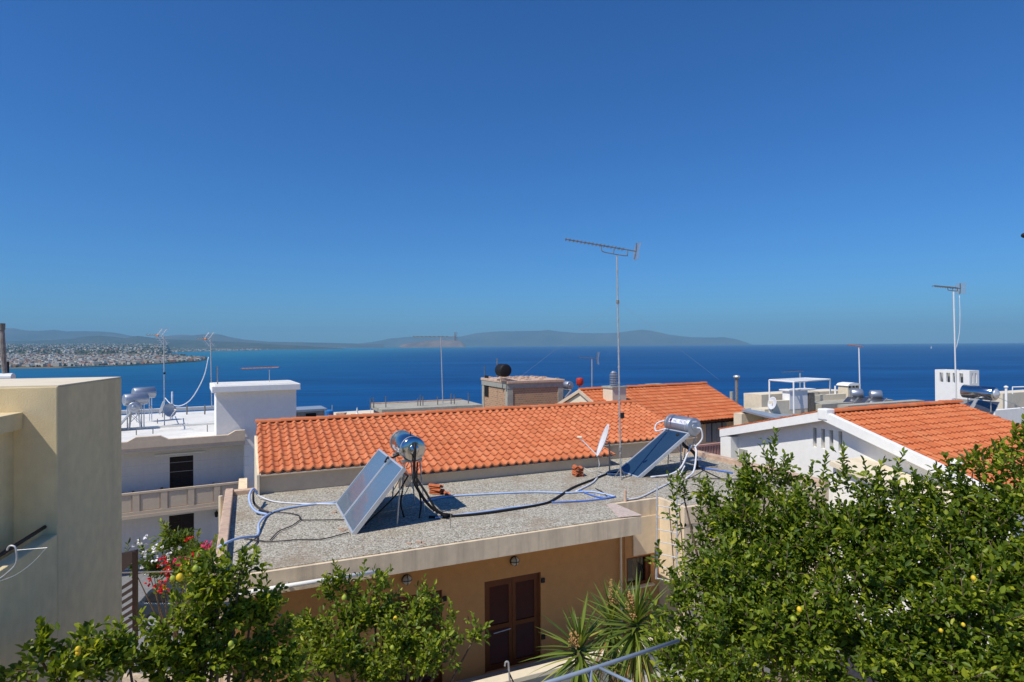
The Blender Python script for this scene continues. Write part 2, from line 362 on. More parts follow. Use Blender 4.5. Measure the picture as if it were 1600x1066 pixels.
SEA = -100.
ym = 62000.
mb = MB(); mb.add([(-60000, 150, SEA), (60000, 150, SEA), (60000, 33000, SEA), (-60000, 33000, SEA)], ((0, 1, 2, 3),)); mb.build('sea', 'sea', kind='structure')
# hillside under the houses
def ground_z(X, Y):
    if Y < 11: z = -8.2
    elif Y < 20: z = -8.2-(Y-11)/9*2.9
    elif Y < 36: z = -11.1
    else: z = -11.1-(Y-36)*.24
    return max(z, SEA-1.5)
mb = MB(); xs = [-900, -500, -250, -120, -60, -40, -30, -20, -12, -6, 0, 6, 12, 20, 30, 50, 90, 180, 350, 600, 1000]; ys = [-60, -20, 0, 5, 11, 14, 17, 20, 28, 36, 60, 100, 200, 300, 408, 460]
vs = [(x, y, ground_z(x, y)) for y in ys for x in xs]; nx = len(xs)
mb.add(vs, [(j*nx+i, j*nx+i+1, (j+1)*nx+i+1, (j+1)*nx+i) for j in range(len(ys)-1) for i in range(nx-1)]); mb.build('ground', 'soil', kind='structure')
mb = MB(); mb.add([(-19, 20.3, -11.09), (-9.0, 20.3, -11.09), (-9.0, 35.8, -11.09), (-26, 35.8, -11.09)], ((0, 1, 2, 3),)); mb.build('street', 'asphalt', kind='structure')

def interp(x, pts):
    if x <= pts[0][0]: return pts[0][1]
    for (a, p), (b, q) in zip(pts, pts[1:]):
        if x <= b: return p+(q-p)*(x-a)/(b-a)
    return pts[-1][1]
def eye_y(px): return 538.3-.0064*(px-800)
def az(px, Y): return Vector(((px-800)/F*Y, Y, 0))
COAST = [(-120, 2750), (0, 2800), (100, 2880), (200, 3150), (250, 3420), (300, 3850), (322, 4300)]
BACK = [(-120, 99000), (262, 9000), (275, 7000), (300, 5600), (322, 4700)]
FARC = [(262, 9000), (275, 10000), (300, 11500), (350, 12500), (405, 13500), (410, 15500), (480, 21000), (560, 25000), (640, 28500)]
def elev(px, Y):
    on = False
    if px < 322 and Y > interp(px, COAST) and (px < 262 or Y < interp(px, BACK)): on = True
    if px >= 262 and Y > interp(px, FARC): on = True
    if not on: return None
    if Y < 7000 and px > 262: return 7
    base = interp(px, COAST) if px < 262 else interp(px, FARC)
    k = .0195 if px < 262 else interp(px, [(262, .014), (300, .014), (420, .011), (520, .008), (640, .004)])
    nz = noise.noise(Vector((px*.02, Y*.0004, 0)))*18
    return 6+max(0, (Y-base-900))*k*(1-.25*(Y-base)/14000)+max(0, min(1, (Y-base-1200)/3000))*nz
NX = 300; YS = [2700*(1.0136**i) for i in range(185)]
idx = {}; vs = []; fs = []
pxs = [-120+760*i/NX for i in range(NX+1)]
for j, Y in enumerate(YS):
    for i, px in enumerate(pxs):
        e = elev(px, Y); p = az(px, Y); p.z = SEA+(e if e is not None else -6); vs.append(p)
W_ = NX+1
for j in range(len(YS)-1):
    for i in range(NX):
        q = (j*W_+i, j*W_+i+1, (j+1)*W_+i+1, (j+1)*W_+i)
        if any(vs[t].z > SEA for t in q): fs.append(q)
MB().add(vs, fs).build('coastal_plain', 'plain', kind='structure', smooth=True)
def ridge(name, prof, D, depth, m, foot=0, nj=16, rough=.12, px0=None, px1=None):
    px0 = prof[0][0]; px1 = prof[-1][0]; n = int((px1-px0)/2.2)+1; vs = []
    for j in range(nj+1):
        t = j/nj; Y = D-depth+t*2*depth
        for i in range(n+1):
            px = px0+(px1-px0)*i/n; top = (eye_y(px)-interp(px, prof))/F*D-SEA
            shp = 1-abs(2*t-1)**1.25; nn = noise.fractal(Vector((px*.035, t*5+D*.001, 3.1)), 1.0, 2.0, 5)
            h = top*shp*(1+rough*2*nn*(1-shp)) + 10*nn*shp*rough*4
            p = az(px, Y); p.z = SEA-40*(1-shp)+foot*(1-abs(2*t-1))+h; vs.append(p)
    W = n+1; fs = [(j*W+i, j*W+i+1, (j+1)*W+i+1, (j+1)*W+i) for j in range(nj) for i in range(n)]
    return MB().add(vs, fs).build(name, m, kind='structure', smooth=True)
ridge('near_hills', [(-120, 530), (0, 534), (60, 532), (110, 530), (135, 526), (155, 524.5), (175, 526), (195, 529), (205, 526.5), (215, 524.8), (232, 527), (250, 529), (290, 531.5), (330, 533), (380, 535), (430, 538.5), (480, 541), (530, 544), (578, 547.5)], 19000, 3000, 'hill')
ridge('mountains', [(-120, 512), (0, 512.5), (22, 513), (40, 516.5), (60, 517), (85, 515.5), (105, 518), (130, 517.5), (155, 518), (180, 520), (205, 525), (240, 528), (262, 525), (285, 523), (300, 524), (330, 521.5), (345, 523), (360, 527), (380, 530.5), (420, 534), (520, 536), (600, 538)], 28000, 4000, 'mount')
ridge('far_headland', [(555, 538), (590, 533), (610, 529), (640, 526.5), (680, 526), (720, 526), (745, 520.5), (775, 518), (810, 517.5), (845, 517), (857, 515.5), (872, 518), (900, 520.5), (940, 521), (965, 520), (985, 517), (1003, 515), (1018, 517), (1045, 523), (1080, 527), (1110, 527.5), (1130, 527), (1150, 530), (1166, 535), (1176, 539)], 38000, 3500, 'mount', rough=.16)
ridge('rocky_islet', [(624, 541), (634, 536.5), (650, 535), (675, 531.5), (700, 530.5), (712, 531.5), (722, 534), (728, 541)], 24000, 900, 'island')

# haze: one closed box of even, pale air
mb = MB(); mb.box(F0, -62000, 62000, -120, 50000, SEA-102, 1500)
hz = mb.build('haze', 'white', kind='stuff')
hm = bpy.data.materials.new('air'); hm.use_nodes = True; hn = hm.node_tree.nodes; hn.remove(hn['Principled BSDF'])
pv = hn.new('ShaderNodeVolumePrincipled'); pv.inputs['Color'].default_value = (.40, .77, 1.0, 1); pv.inputs['Density'].default_value = 3.5e-5; pv.inputs['Anisotropy'].default_value = .0
hm.node_tree.links.new(pv.outputs[0], hn['Material Output'].inputs['Volume']); hz.data.materials[0] = hm

# far town across the bay
def house_mesh(i, m):
    mb = MB()
    w, d, h = ((14, 12, 7), (22, 14, 11), (30, 16, 14), (11, 10, 5), (18, 12, 9), (16, 24, 6))[i]
    mb.box(F0, -w/2, w/2, -d/2, d/2, -4, h)
    mb.box(F0, -w/2+1, -w/2+5, -d/4, d/4, h, h+2.4)
    me = bpy.data.meshes.new('far_house'); me.from_pydata(mb.v, [], mb.f); me.materials.append(M[m]); return me
HM = [house_mesh(i, 'town%d' % j) for j in range(4) for i in range(6)]
spots = []
while len(spots) < 4200:
    px = random.uniform(-20, 560)
    dense = random.random() < .42
    Y = random.uniform(2800, 5200) if dense else 3000*math.exp(random.random()**.8*1.65)
    if dense and px > 322: continue
    if px > 262 and not dense and random.random() < .35: Y = interp(px, FARC)*random.uniform(1.005, 1.2)
    e = elev(px, Y)
    if e is None or elev(px, Y-25) is None: continue
    if Y > 5200 and noise.noise(Vector((px*.05, Y*.0012, 1))) < -.12: continue
    if px > 420 and random.random() < .5: continue
    p = az(px, Y); p.z = SEA+e; spots.append((Y, px, p))
spots.sort(key=lambda s: s[0])
# the ones in clear view (not behind the near houses or the antennas)
ind = [s for s in spots if 0 < s[1] < 330][:300]; rest = [s for s in spots if s not in ind]
LBL = ['white low block in the far town across the bay', 'pale stone block in the far town across the bay', 'ochre block in the far town across the bay', 'red roofed block in the far town across the bay']
def tone(px, Y):
    r = random.random()
    if Y < 5200 and px > 200: return 3 if r < .3 else (2 if r < .5 else (1 if r < .75 else 0))
    return 3 if r < .08 else (2 if r < .2 else (1 if r < .5 else 0))
for Y, px, p in ind:
    t = tone(px, Y); o = bpy.data.objects.new('far_house', HM[t*6+random.randrange(6)]); COL.objects.link(o)
    o.location = p; o.rotation_euler.z = random.uniform(-.5, .5); s = random.uniform(.8, 1.35); o.scale = (s, s, s*random.uniform(.8, 1.2))
    tag(o, LBL[t], 'house', 'houses of the far town across the bay, '+('white', 'pale', 'ochre', 'red roofed')[t])
rm = MB()
for Y, px, p in rest:
    s = random.uniform(.7, 1.5)*(1+.25*(Y > 6000)); w, d, h = random.choice(((14, 12, 7), (20, 12, 8), (12, 10, 5), (16, 14, 9))); fr = Frame(random.uniform(-30, 30)); u, w_, z = fr.uw(p)
    rm.box(fr, u-w*s/2, u+w*s/2, w_-d*s/2, w_+d*s/2, z-6, z+h*s)
ro = rm.build('far_town', 'town0', kind='stuff'); tag(ro, 'mass of small pale houses spreading inland behind the far town', 'town')
for i in (1, 2, 3): ro.data.materials.append(M['town%d' % i])
mi = np.repeat(RNG.choice([0, 0, 0, 1, 1, 2, 3], len(rest)), 6).astype(np.int32); ro.data.polygons.foreach_set('material_index', mi)
# trees between the far houses
tm = MB(); n_t = 0
while n_t < 1500:
    px = random.uniform(-20, 560); Y = 2850*math.exp(random.random()*1.7); e = elev(px, Y)
    if e is None: continue
    p = az(px, Y); p.z = SEA+e; h = random.uniform(5, 13)*(1+.5*(Y > 5500)); w = random.uniform(8, 22)*(1+.8*(Y > 5500)); n_t += 1
    tm.add([p+Vector((-w*.5, 0, -3)), p+Vector((0, -w*.4, -3)), p+Vector((w*.5, 0, -3)), p+Vector((0, w*.4, -3)), p+Vector((-w*.3, 0, h*.8)), p+Vector((0, -w*.25, h)), p+Vector((w*.32, 0, h*.7)), p+Vector((0, w*.25, h*.9))], ((0, 1, 5, 4), (1, 2, 6, 5), (2, 3, 7, 6), (3, 0, 4, 7), (4, 5, 6, 7)))
M['fartree'] = mat('far_foliage', (.035, .05, .022), .95)
tag(tm.build('far_trees', 'fartree', kind='stuff'), 'dark clumps of trees among the far houses', 'trees')
# harbour wall along the near shore and tree clumps on the far shore
mb = MB()
cw = [az(px, interp(px, COAST)-18) for px in range(0, 323, 6)]
for a, b in zip(cw, cw[1:]):
    a = a+Vector((0, 0, SEA)); b = b+Vector((0, 0, SEA)); mb.add([a, b, b+Vector((0, 0, 5)), a+Vector((0, 0, 5)), a+Vector((0, 30, 5.2)), b+Vector((0, 30, 5.2))], ((0, 1, 2, 3), (3, 2, 5, 4)))
mb.build('shore', 'town2', kind='structure')
# a sail far out
mb = MB(); c = P(1455, 539.5, 9000); c.z = SEA
mb.prism([c+Vector((-9, 0, 3)), c+Vector((10, 0, 3)), c+Vector((-1, 0, 42))], Vector((0, .6, 0)))
sb = thing('sailing_boat', 'tiny white sailing boat out near the horizon on the right', 'boat', c)
mb.build('sail', 'sail', sb)
mb = MB(); mb.box(F0, c.x-14, c.x+14, c.y-3, c.y+3, SEA-.5, SEA+3); mb.build('hull', 'sail', sb, bevel=.8)

# ------------------------------------------------------------------ main building (flat gravel roof)
R = -4.0
bp_ = FM.pt(4, 14, -8.2)
B1 = thing('flat_roof_house', 'peach house with flat gravel roof and cream fascia in the foreground', 'house', bp_)
UL, UR = -.55, 14.75
roofpoly = [(UL, 11.45), (8.33, 11.45), (8.33, 12.6), (9.71, 12.6), (9.71, 11.6), (UR, 11.6), (UR, 22), (.35, 22), (.35, 17.75), (UL, 17.75)]
gp = [(UL+.16, 11.53), (8.20, 11.53), (8.20, 12.72), (9.83, 12.72), (9.83, 11.72), (UR-.2, 11.72), (UR-.2, 21.9), (.40, 21.9), (.40, 17.6), (UL+.16, 17.6)]
MB().hprism(FM, roofpoly, R-.42, R-.012).build('roof_slab', 'cream', B1)
mb = MB(); mb.hprism(FM, gp, R-.01, R+.006); mb.build('gravel', 'gravel', B1)
# raised kerbs left and right, thin lip at the back
mb = MB(); mb.box(FM, UL-.02, UL+.17, 11.42, 17.8, R-.03, R+.17); mb.build('kerb', 'oldcream', B1, bevel=.02)
mb = MB(); mb.box(FM, UL+.17, .30, 17.58, 17.79, R-.03, R+.13); mb.build('kerb', 'oldcream', B1, bevel=.02)
mb = MB(); mb.box(FM, UR-.2, UR+.03, 11.58, 21.6, R-.03, R+.16); mb.build('kerb', 'oldcream', B1, bevel=.02)
mb = MB(); mb.prism([FM.pt(7.75, 11.52, R+.008), FM.pt(8.345, 11.44, R+.008), FM.pt(8.345, 12.6, R+.008), FM.pt(8.12, 12.6, R+.008)], Vector((0, 0, .012))); mb.build('roof_corner_screed', 'screed', B1)
# front wall with the two shuttered doors
d1 = (FM.onw(757, 910, 12.6)[0], FM.onw(845, 893, 12.6)[0]); d0 = (FM.onw(600, 940, 12.6)[0], FM.onw(691, 922, 12.6)[0])
FL = -7.45; DT = -5.37
sw = (FM.onw(979, 880, 12.6)[0], FM.onw(1017, 880, 12.6)[0]); swz = (-6.15, -5.42)
holes = [(d0[0], d0[1], FL, DT), (d1[0], d1[1], FL, DT), (sw[0], sw[1], *swz)]
MB().wall(FM, 12.6, 12.85, -.3, 9.71, -8.6, R-.42, holes).build('front_wall', 'peach', B1)
MB().box(FM, -.3, -.05, 12.85, 21.9, -12, R-.42).build('side_wall', 'cream', B1)
MB().box(FM, 9.712, UR-.05, 11.62, 11.85, -12, R-.421).build('front_wall', 'cream', B1)
MB().box(FM, 9.712, 9.95, 11.852, 21.0, -12, R-.421).build('side_wall', 'cream', B1)
MB().box(FM, UR-.3, UR-.052, 11.852, 21.5, -12, R-.421).build('side_wall', 'cream', B1)
# cream band under the slab: the sunlit upper wall put into the colour
MB().box(FM, 8.9, 9.708, 12.57, 12.598, -5.38, R-.422).build('sunlit_wall_band', 'cream', B1)
MB().box(FM, -.4, 9.7, 10.4, 12.6, -7.75, FL).build('porch_floor', 'concrete', B1)
def shutter_door(u0, u1, z0, z1, parent):
    fr_ = MB(); fr_.box(FM, u0, u0+.06, 12.66, 12.74, z0, z1); fr_.box(FM, u1-.06, u1, 12.66, 12.74, z0, z1); fr_.box(FM, u0+.06, u1-.06, 12.66, 12.74, z1-.06, z1)
    dr = fr_.build('door', 'woodl', parent)
    um = (u0+u1)/2
    for a, b in ((u0+.062, um-.004), (um+.004, u1-.062)):
        lf = MB(); t = .085
        lf.box(FM, a, a+t, 12.67, 12.72, z0+.01, z1-.062); lf.box(FM, b-t, b, 12.67, 12.72, z0+.01, z1-.062)
        for za, zb in ((z0+.01, z0+.13), ((z0+z1)/2-.12, (z0+z1)/2-.02), (z1-.17, z1-.062)): lf.box(FM, a+t, b-t, 12.67, 12.72, za, zb)
        lo = lf.build('shutter_leaf', 'woodl', dr)
        sl_ = MB(); z = z0+.15
        while z < z1-.19:
            if not (z0+z1)/2-.16 < z < (z0+z1)/2-.03:
                sl_.add([FM.pt(a+t, 12.675, z), FM.pt(b-t, 12.675, z), FM.pt(b-t, 12.705, z+.045), FM.pt(a+t, 12.705, z+.045)], ((0, 1, 2, 3),))
            z += .045
        sl_.box(FM, a+t+.001, b-t-.001, 12.71, 12.718, z0+.13, z1-.17)
        sl_.build('slats', 'wood', dr)
    h = MB()
    for z in (z0+.5, z1-.25): h.box(FM, u1+.0, u1+.09, 12.56, 12.6, z, z+.1)
    h.build('hinge', 'black', dr)
    return dr
shutter_door(*d0, FL, DT, B1); dd = shutter_door(*d1, FL, DT, B1)
mb = MB(); a = FM.pt(d1[0]+.2, 12.55, -6.55); mb.tube([a, a+FM.u*.42+Vector((0, 0, .03))], .009); mb.build('latch_bar', 'alu', dd)
# small window
wf = MB(); u0, u1 = sw; z0, z1 = swz
wf.box(FM, u0, u0+.06, 12.64, 12.72, z0, z1); wf.box(FM, u1-.14, u1, 12.64, 12.72, z0, z1); wf.box(FM, u0+.06, u1-.14, 12.64, 12.72, z1-.05, z1); wf.box(FM, u0+.06, u1-.14, 12.64, 12.72, z0, z0+.07)
wf = wf.build('window', 'woodl', B1); MB().box(FM, u0+.06, u1-.14, 12.70, 12.715, z0+.07, z1-.05).build('pane', 'carglass', wf)
mb = MB(); mb.box(FM, u0-.03, u1+.05, 12.50, 12.66, z0-.04, z0-.005); mb.build('window_sill', 'cream', B1)
# drain pipes beside the window
up = FM.onw(970, 850, 12.52)[0]
MB().tube([FM.pt(up, 12.52, R-.45), FM.pt(up, 12.52, FL)], .03).build('drainpipe', 'cream', B1)
MB().tube([FM.pt(up+.14, 12.54, R-.45), FM.pt(up+.14, 12.54, FL)], .022).build('drainpipe', 'peach', B1)
# two bulkhead lamps
for (px, py), lb in (((635, 905), 'left'), ((803, 876), 'right')):
    u, w, z = FM.onw(px, py, 12.6); t = thing('wall_lamp', 'round caged lamp on the peach wall above the %s shuttered door' % ('half hidden left' if lb == 'left' else 'fully visible right'), 'lamp', FM.pt(u, 12.6, z-.1), 'round lamps above the brown doors')
    MB().lathe(FM.pt(u, 12.6, z), -FM.w, [(0, .105), (.04, .105), (.05, .09)]).build('lamp_base', 'black', t)
    MB().lathe(FM.pt(u, 12.55, z), -FM.w, [(0, .10), (.04, .09), (.07, .06), (.085, 0.001)]).build('lamp_glass', 'lamp', t, smooth=True)
    g = MB(); g.tube([FM.pt(u-.11, 12.55, z), FM.pt(u-.06, 12.46, z), FM.pt(u+.06, 12.46, z), FM.pt(u+.11, 12.55, z)], .008); g.tube([FM.pt(u, 12.55, z-.11), FM.pt(u, 12.46, z-.06), FM.pt(u, 12.46, z+.06), FM.pt(u, 12.55, z+.11)], .008); g.build('guard', 'black', t)
# awning cassette on the fascia
ua, _, za = FM.onw(396, 929, 11.33); ub, _, zb = FM.onw(588, 889, 11.33); aw = thing('rolled_awning', 'white rolled awning tube fixed under the cream fascia', 'awning', FM.pt((ua+ub)/2, 11.33, min(za, zb)-.05))
MB().tube([FM.pt(-.2, 11.33, (za+zb)/2), FM.pt(ub, 11.33, (za+zb)/2)], .038, 12).build('awning_tube', 'white', aw, smooth=True)
MB().lathe(FM.pt(ub, 11.33, (za+zb)/2), FM.u, [(0, .05), (.03, .06), (.07, .055), (.08, .01)]).build('end_cap', 'black', aw)
mb = MB()
for u in (.6, ub-.15): mb.box(FM, u, u+.04, 11.36, 11.449, (za+zb)/2-.03, (za+zb)/2+.03)
mb.build('bracket', 'galv', aw)
# vent stub on the roof corner
c = FM.pt(8.32, 12.66, R-.3); pz = G(977, 783, R)
MB().tube([Vector((pz.x, pz.y, R-.35)), Vector((pz.x, pz.y, R+.28))], .038, 10).build('vent_pipe', 'oldcream', label='stubby cream vent pipe at the corner of the gravel roof', cat='pipe')
pz = G(347, 905, -4.3); q = FM.pt(UL-.12, 17.2, 0)
MB().tube([q+Vector((0, 0, -10)), q+Vector((0, 0, R+.12))], .05, 10).build('drainpipe', 'creamw', B1)
# low garden wall in front of the porch
u0 = FM.onz(640, 1078, -6.72)[0]; u1 = 14.5
lw = thing('garden_wall', 'low grey garden wall with cream coping in front of the brown doors', 'wall', FM.pt((u0+u1)/2, 11.2, -8.2))
MB().box(FM, u0-1, u1, 11.08, 11.24, -8.4, -6.86).build('wall_face', 'greywall', lw)
MB().box(FM, u0-1, u1, 11.03, 11.30, -6.858, -6.76).build('coping', 'creamw', lw, bevel=.01)
# ladder against the lit return wall
lt = thing('ladder', 'white metal ladder leaning against the sunlit cream wall at the roof corner', 'ladder', P(1040, 900, 14.3))
ra = [P(1027, 755, 14.75), P(1025, 905, 14.2)]; rb = [P(1058, 760, 14.75), P(1057, 912, 14.2)]
MB().tube(ra, .02).build('rail', 'galv', lt); MB().tube(rb, .02).build('rail', 'galv', lt)
for i in range(7):
    t = .24+i*.125; MB().tube([ra[0].lerp(ra[1], t), rb[0].lerp(rb[1], t)], .013, 6).build('rung', 'dish', lt)
a = ra[0].lerp(ra[1], .68); MB().box(F0, a.x-.035, a.x+.03, a.y-.02, a.y+.04, a.z-.75, a.z).build('foot_extension', 'galv', lt)

# ------------------------------------------------------------------ orange-roofed house behind
ZL, ZH = -3.47, -2.58; WLOW, WMID, WH = 17.35, 16.45, 21.25
ubay0 = FM.onw(622, 740, 16.6)[0]; ubay1 = FM.onw(955, 722, 16.6)[0]; UE = 15.15
B2 = thing('tiled_roof_house', 'long low house with a nearby orange tiled roof behind the gravel roof', 'house', FM.pt(7.6, 19, -8.2))
MB().box(FM, .264, UE-.1, 17.47, 24.9, -8, -3.42).build('wall', 'taupe', B2)
MB().box(FM, ubay0, ubay1-.06, 16.6, 17.468, R-.3, -3.62).build('bay_wall', 'taupe', B2)
sl_b = (ZH-ZL)/(WH-WLOW)
mb = MB(); pr = [FM.pt(.27, WLOW, ZL-.03), FM.pt(.27, WH, ZH-.03), FM.pt(.27, WH, ZH+.005), FM.pt(.27, WLOW, ZL+.005)]; mb.prism(pr, FM.u*(UE-.27)); mb.build('roof_deck', 'taupe', B2)
mb = MB(); zz = ZL-(WLOW-WMID)*sl_b; pr = [FM.pt(ubay0, WMID+.02, zz-.01), FM.pt(ubay0, WLOW-.002, ZL-.03), FM.pt(ubay0, WLOW-.002, ZL+.003), FM.pt(ubay0, WMID+.02, zz+.005)]; mb.prism(pr, FM.u*(ubay1-ubay0)); mb.build('roof_deck', 'taupe', B2)
tiles(FM, .25, UE, lambda u: WMID if ubay0 < u < ubay1 else WLOW, ZL, WH, ZH, 'roof', 'tile', B2, pitch=.26, row=.37, amp=.048)
mb = MB(); pr = [FM.pt(.27, WH+.01, ZH+.1), FM.pt(.27, 25.2, ZL+.05), FM.pt(.27, 25.2, ZL-.03), FM.pt(.27, WH+.01, ZH-.03)]; mb.prism(pr, FM.u*(UE-.27)); mb.build('back_slope', 'tile', B2)
ridge_caps(FM, .2, UE, WH, ZH+.08, B2)
MB().prism([FM.pt(.34, 17.47, -3.42), FM.pt(.34, WH, -2.66), FM.pt(.34, 24.9, -3.42)], FM.u*.02).build('gable', 'cream', B2)
MB().box(FM, .2, .262, 17.30, 25, -8, -3.45).build('corner_pier', 'creamw', B2)

# ------------------------------------------------------------------ solar heaters
def heater(label, fr, u0, w0, w1, z0, s, t, npan, tank_u, tank_w, tank_z, tank_r, glass, tankmat, frame=.045, group='solar water heaters on the roofs', thick=.09, gap=.02, legs=True, braces='black'):
    root = thing('solar_water_heater', label, 'solar heater', fr.pt((u0+tank_u)/2, (w0+w1)/2, z0), group)
    wd = (w1-w0-gap*(npan-1))/npan; L = math.hypot(s, t); du = s/L; dz = t/L
    nu, nz = -dz, du      # panel normal (in u,z)
    def q(a, w, h): return fr.pt(u0+du*a+nu*h, w, z0+.03+dz*a+nz*h)
    for k in range(npan):
        a0 = w0+k*(wd+gap); a1 = a0+wd
        m = MB()
        def bar(la, lb, wa, wb, h0, h1):
            m.add([q(la, wa, h0), q(lb, wa, h0), q(lb, wb, h0), q(la, wb, h0), q(la, wa, h1), q(lb, wa, h1), q(lb, wb, h1), q(la, wb, h1)],
                  ((0, 1, 2, 3), (7, 6, 5, 4), (0, 4, 5, 1), (1, 5, 6, 2), (2, 6, 7, 3), (3, 7, 4, 0)))
        bar(0, L, a0, a0+frame, -thick, 0); bar(0, L, a1-frame, a1, -thick, 0); bar(0, frame, a0+frame, a1-frame, -thick, 0); bar(L-frame, L, a0+frame, a1-frame, -thick, 0)
        col = m.build('collector', 'alu', root)
        m = MB(); bar(frame, L-frame, a0+frame, a1-frame, -thick+.01, -.02); m.build('glass', glass, col)
    c0 = fr.pt(tank_u, tank_w[0], tank_z); Lt = tank_w[1]-tank_w[0]; r = tank_r
    tk = MB().lathe(c0, fr.w, [(0, r*.3), (0, r*.85), (.012, r*.93), (.03, r), (Lt-.03, r), (Lt-.012, r*.93), (Lt, r*.85), (Lt, r*.3)], 40).build('tank', tankmat, root, smooth=False)
    for p in tk.data.polygons: p.use_smooth = len(p.vertices) == 4
    for e in (.12, Lt-.1): MB().lathe(c0+fr.w*e, fr.w, [(0, r+.001), (0, r+.006), (.03, r+.006), (.03, r+.001)], 40).build('band', 'galv', tk, smooth=True)
    MB().lathe(c0-fr.w*.001, -fr.w, [(0, r*.42), (.02, r*.40), (.025, r*.3), (.06, .03), (.06, .001)], 20).build('end_cover', tankmat, tk, smooth=True)
    MB().tube([c0+fr.w*.3+Vector((0, 0, r)), c0+fr.w*.3+Vector((0, 0, r+.09))], .012).build('valve', 'black', tk)
    if legs:
        for a in (tank_w[0]+.2, tank_w[1]-.2):
            for du_ in (-.22, .24):
                lg = MB(); top = fr.pt(tank_u+du_*.8, a, tank_z-r*.78); bot = fr.pt(tank_u+du_*1.25, a, z0); lg.tube([bot, top], .018, 6); lg.build('leg', 'galv', root)
            b = MB(); b.tube([fr.pt(tank_u-.27, a, z0+.35), fr.pt(tank_u+.22, a, tank_z-r-.12)], .012, 6); b.tube([fr.pt(tank_u+.29, a, z0+.35), fr.pt(tank_u-.2, a, tank_z-r-.12)], .012, 6); b.build('cross_brace', 'galv', root)
            MB().box(fr, tank_u-.25, tank_u+.25, a-.02, a+.02, tank_z-r-.035, tank_z-r+.03).build('cradle', 'galv', root)
        for a in (w0+.25, w1-.25):
            b = MB(); top = q(L*.93, a, -thick-.02); b.tube([fr.pt(u0+s*.92, a, z0), top], .018, 6); b.build('strut', 'galv', root)
            b = MB(); b.tube([q(.1, a, -thick-.02), q(L-.05, a, -thick-.02)], .015, 6); b.build('rail', 'galv', root)
    return root, c0, q, L, tk
HT1, c1, q1, L1, tk1 = heater('steel tank solar heater with two dusty pale blue collectors on the gravel roof', FM, 1.98, 12.87, 15.5, R, 1.107, 1.30, 2, 3.5, (13.55, 14.85), -2.42, .285, 'coll1', 'steel')
# embossed side print on the tank
mb = MB()
for k in range(5):
    for zz in (-.02, -.09): 
        a = c1+FM.w*(.18+k*.1)+FM.u*(-.2875*math.cos(.15-zz))+Vector((0, 0, -.06+zz)); mb.add([a, a+FM.w*.07, a+FM.w*.07+Vector((0, 0, .05)), a+Vector((0, 0, .05))], ((3, 2, 1, 0),))
# black pipework of the first heater
def hose(name, pts, r, m, label=None, parent=None, n=6, cat='pipe', seg=8):
    return MB().tube(bez(pts, n), r, seg).build(name, m, parent, smooth=True, label=label, cat=cat if parent is None else None)
e = c1-FM.w*.03; Z = Vector((0, 0, 1))
hose('pipe', [e+Z*.16, e+Z*.02-FM.w*.1, e-Z*.2-FM.w*.06, e-Z*.55-FM.w*.02, FM.pt(3.72, 13.3, R+.6), FM.pt(3.95, 13.15, R+.2), FM.pt(4.3, 13.2, R+.06)], .026, 'black', parent=HT1)
hose('pipe', [e-Z*.2, e-Z*.5, FM.pt(3.5, 13.45, R+.8), FM.pt(3.8, 13.3, R+.3), FM.pt(4.15, 13.1, R+.07)], .034, 'black', parent=HT1)
hose('pipe', [c1+FM.w*1.0-Z*.28-FM.u*.1, FM.pt(3.1, 14.4, -2.75), q1(L1*.98, 14.17, .05), q1(L1*.9, 14.2, .02)], .022, 'black', parent=HT1)
hose('pipe', [FM.pt(3.35, 13.5, R+1.0), FM.pt(3.1, 13.45, R+.65), FM.pt(2.7, 13.3, R+.35), FM.pt(2.3, 13.1, R+.12)], .018, 'black', parent=HT1)
hose('pipe', [FM.pt(3.35, 13.9, R+1.2), FM.pt(3.3, 13.8, R+.7), FM.pt(3.2, 13.6, R+.35), FM.pt(3.25, 13.5, R+.05)], .02, 'black', parent=HT1)
hose('pipe', [FM.pt(3.62, 13.7, R+1.25), FM.pt(3.58, 13.6, R+.8), FM.pt(3.65, 13.5, R+.35), FM.pt(3.55, 13.3, R+.05)], .02, 'black', parent=HT1)
HT2, c2, q2, L2, tk2 = heater('satin grey tank solar heater with one dark blue collector behind the tall mast', FM, 10.55, 14.66, 15.75, R, 1.92, 1.20, 1, 12.82, (14.8, 15.98), -2.64, .285, 'coll2', 'satin', thick=.1)
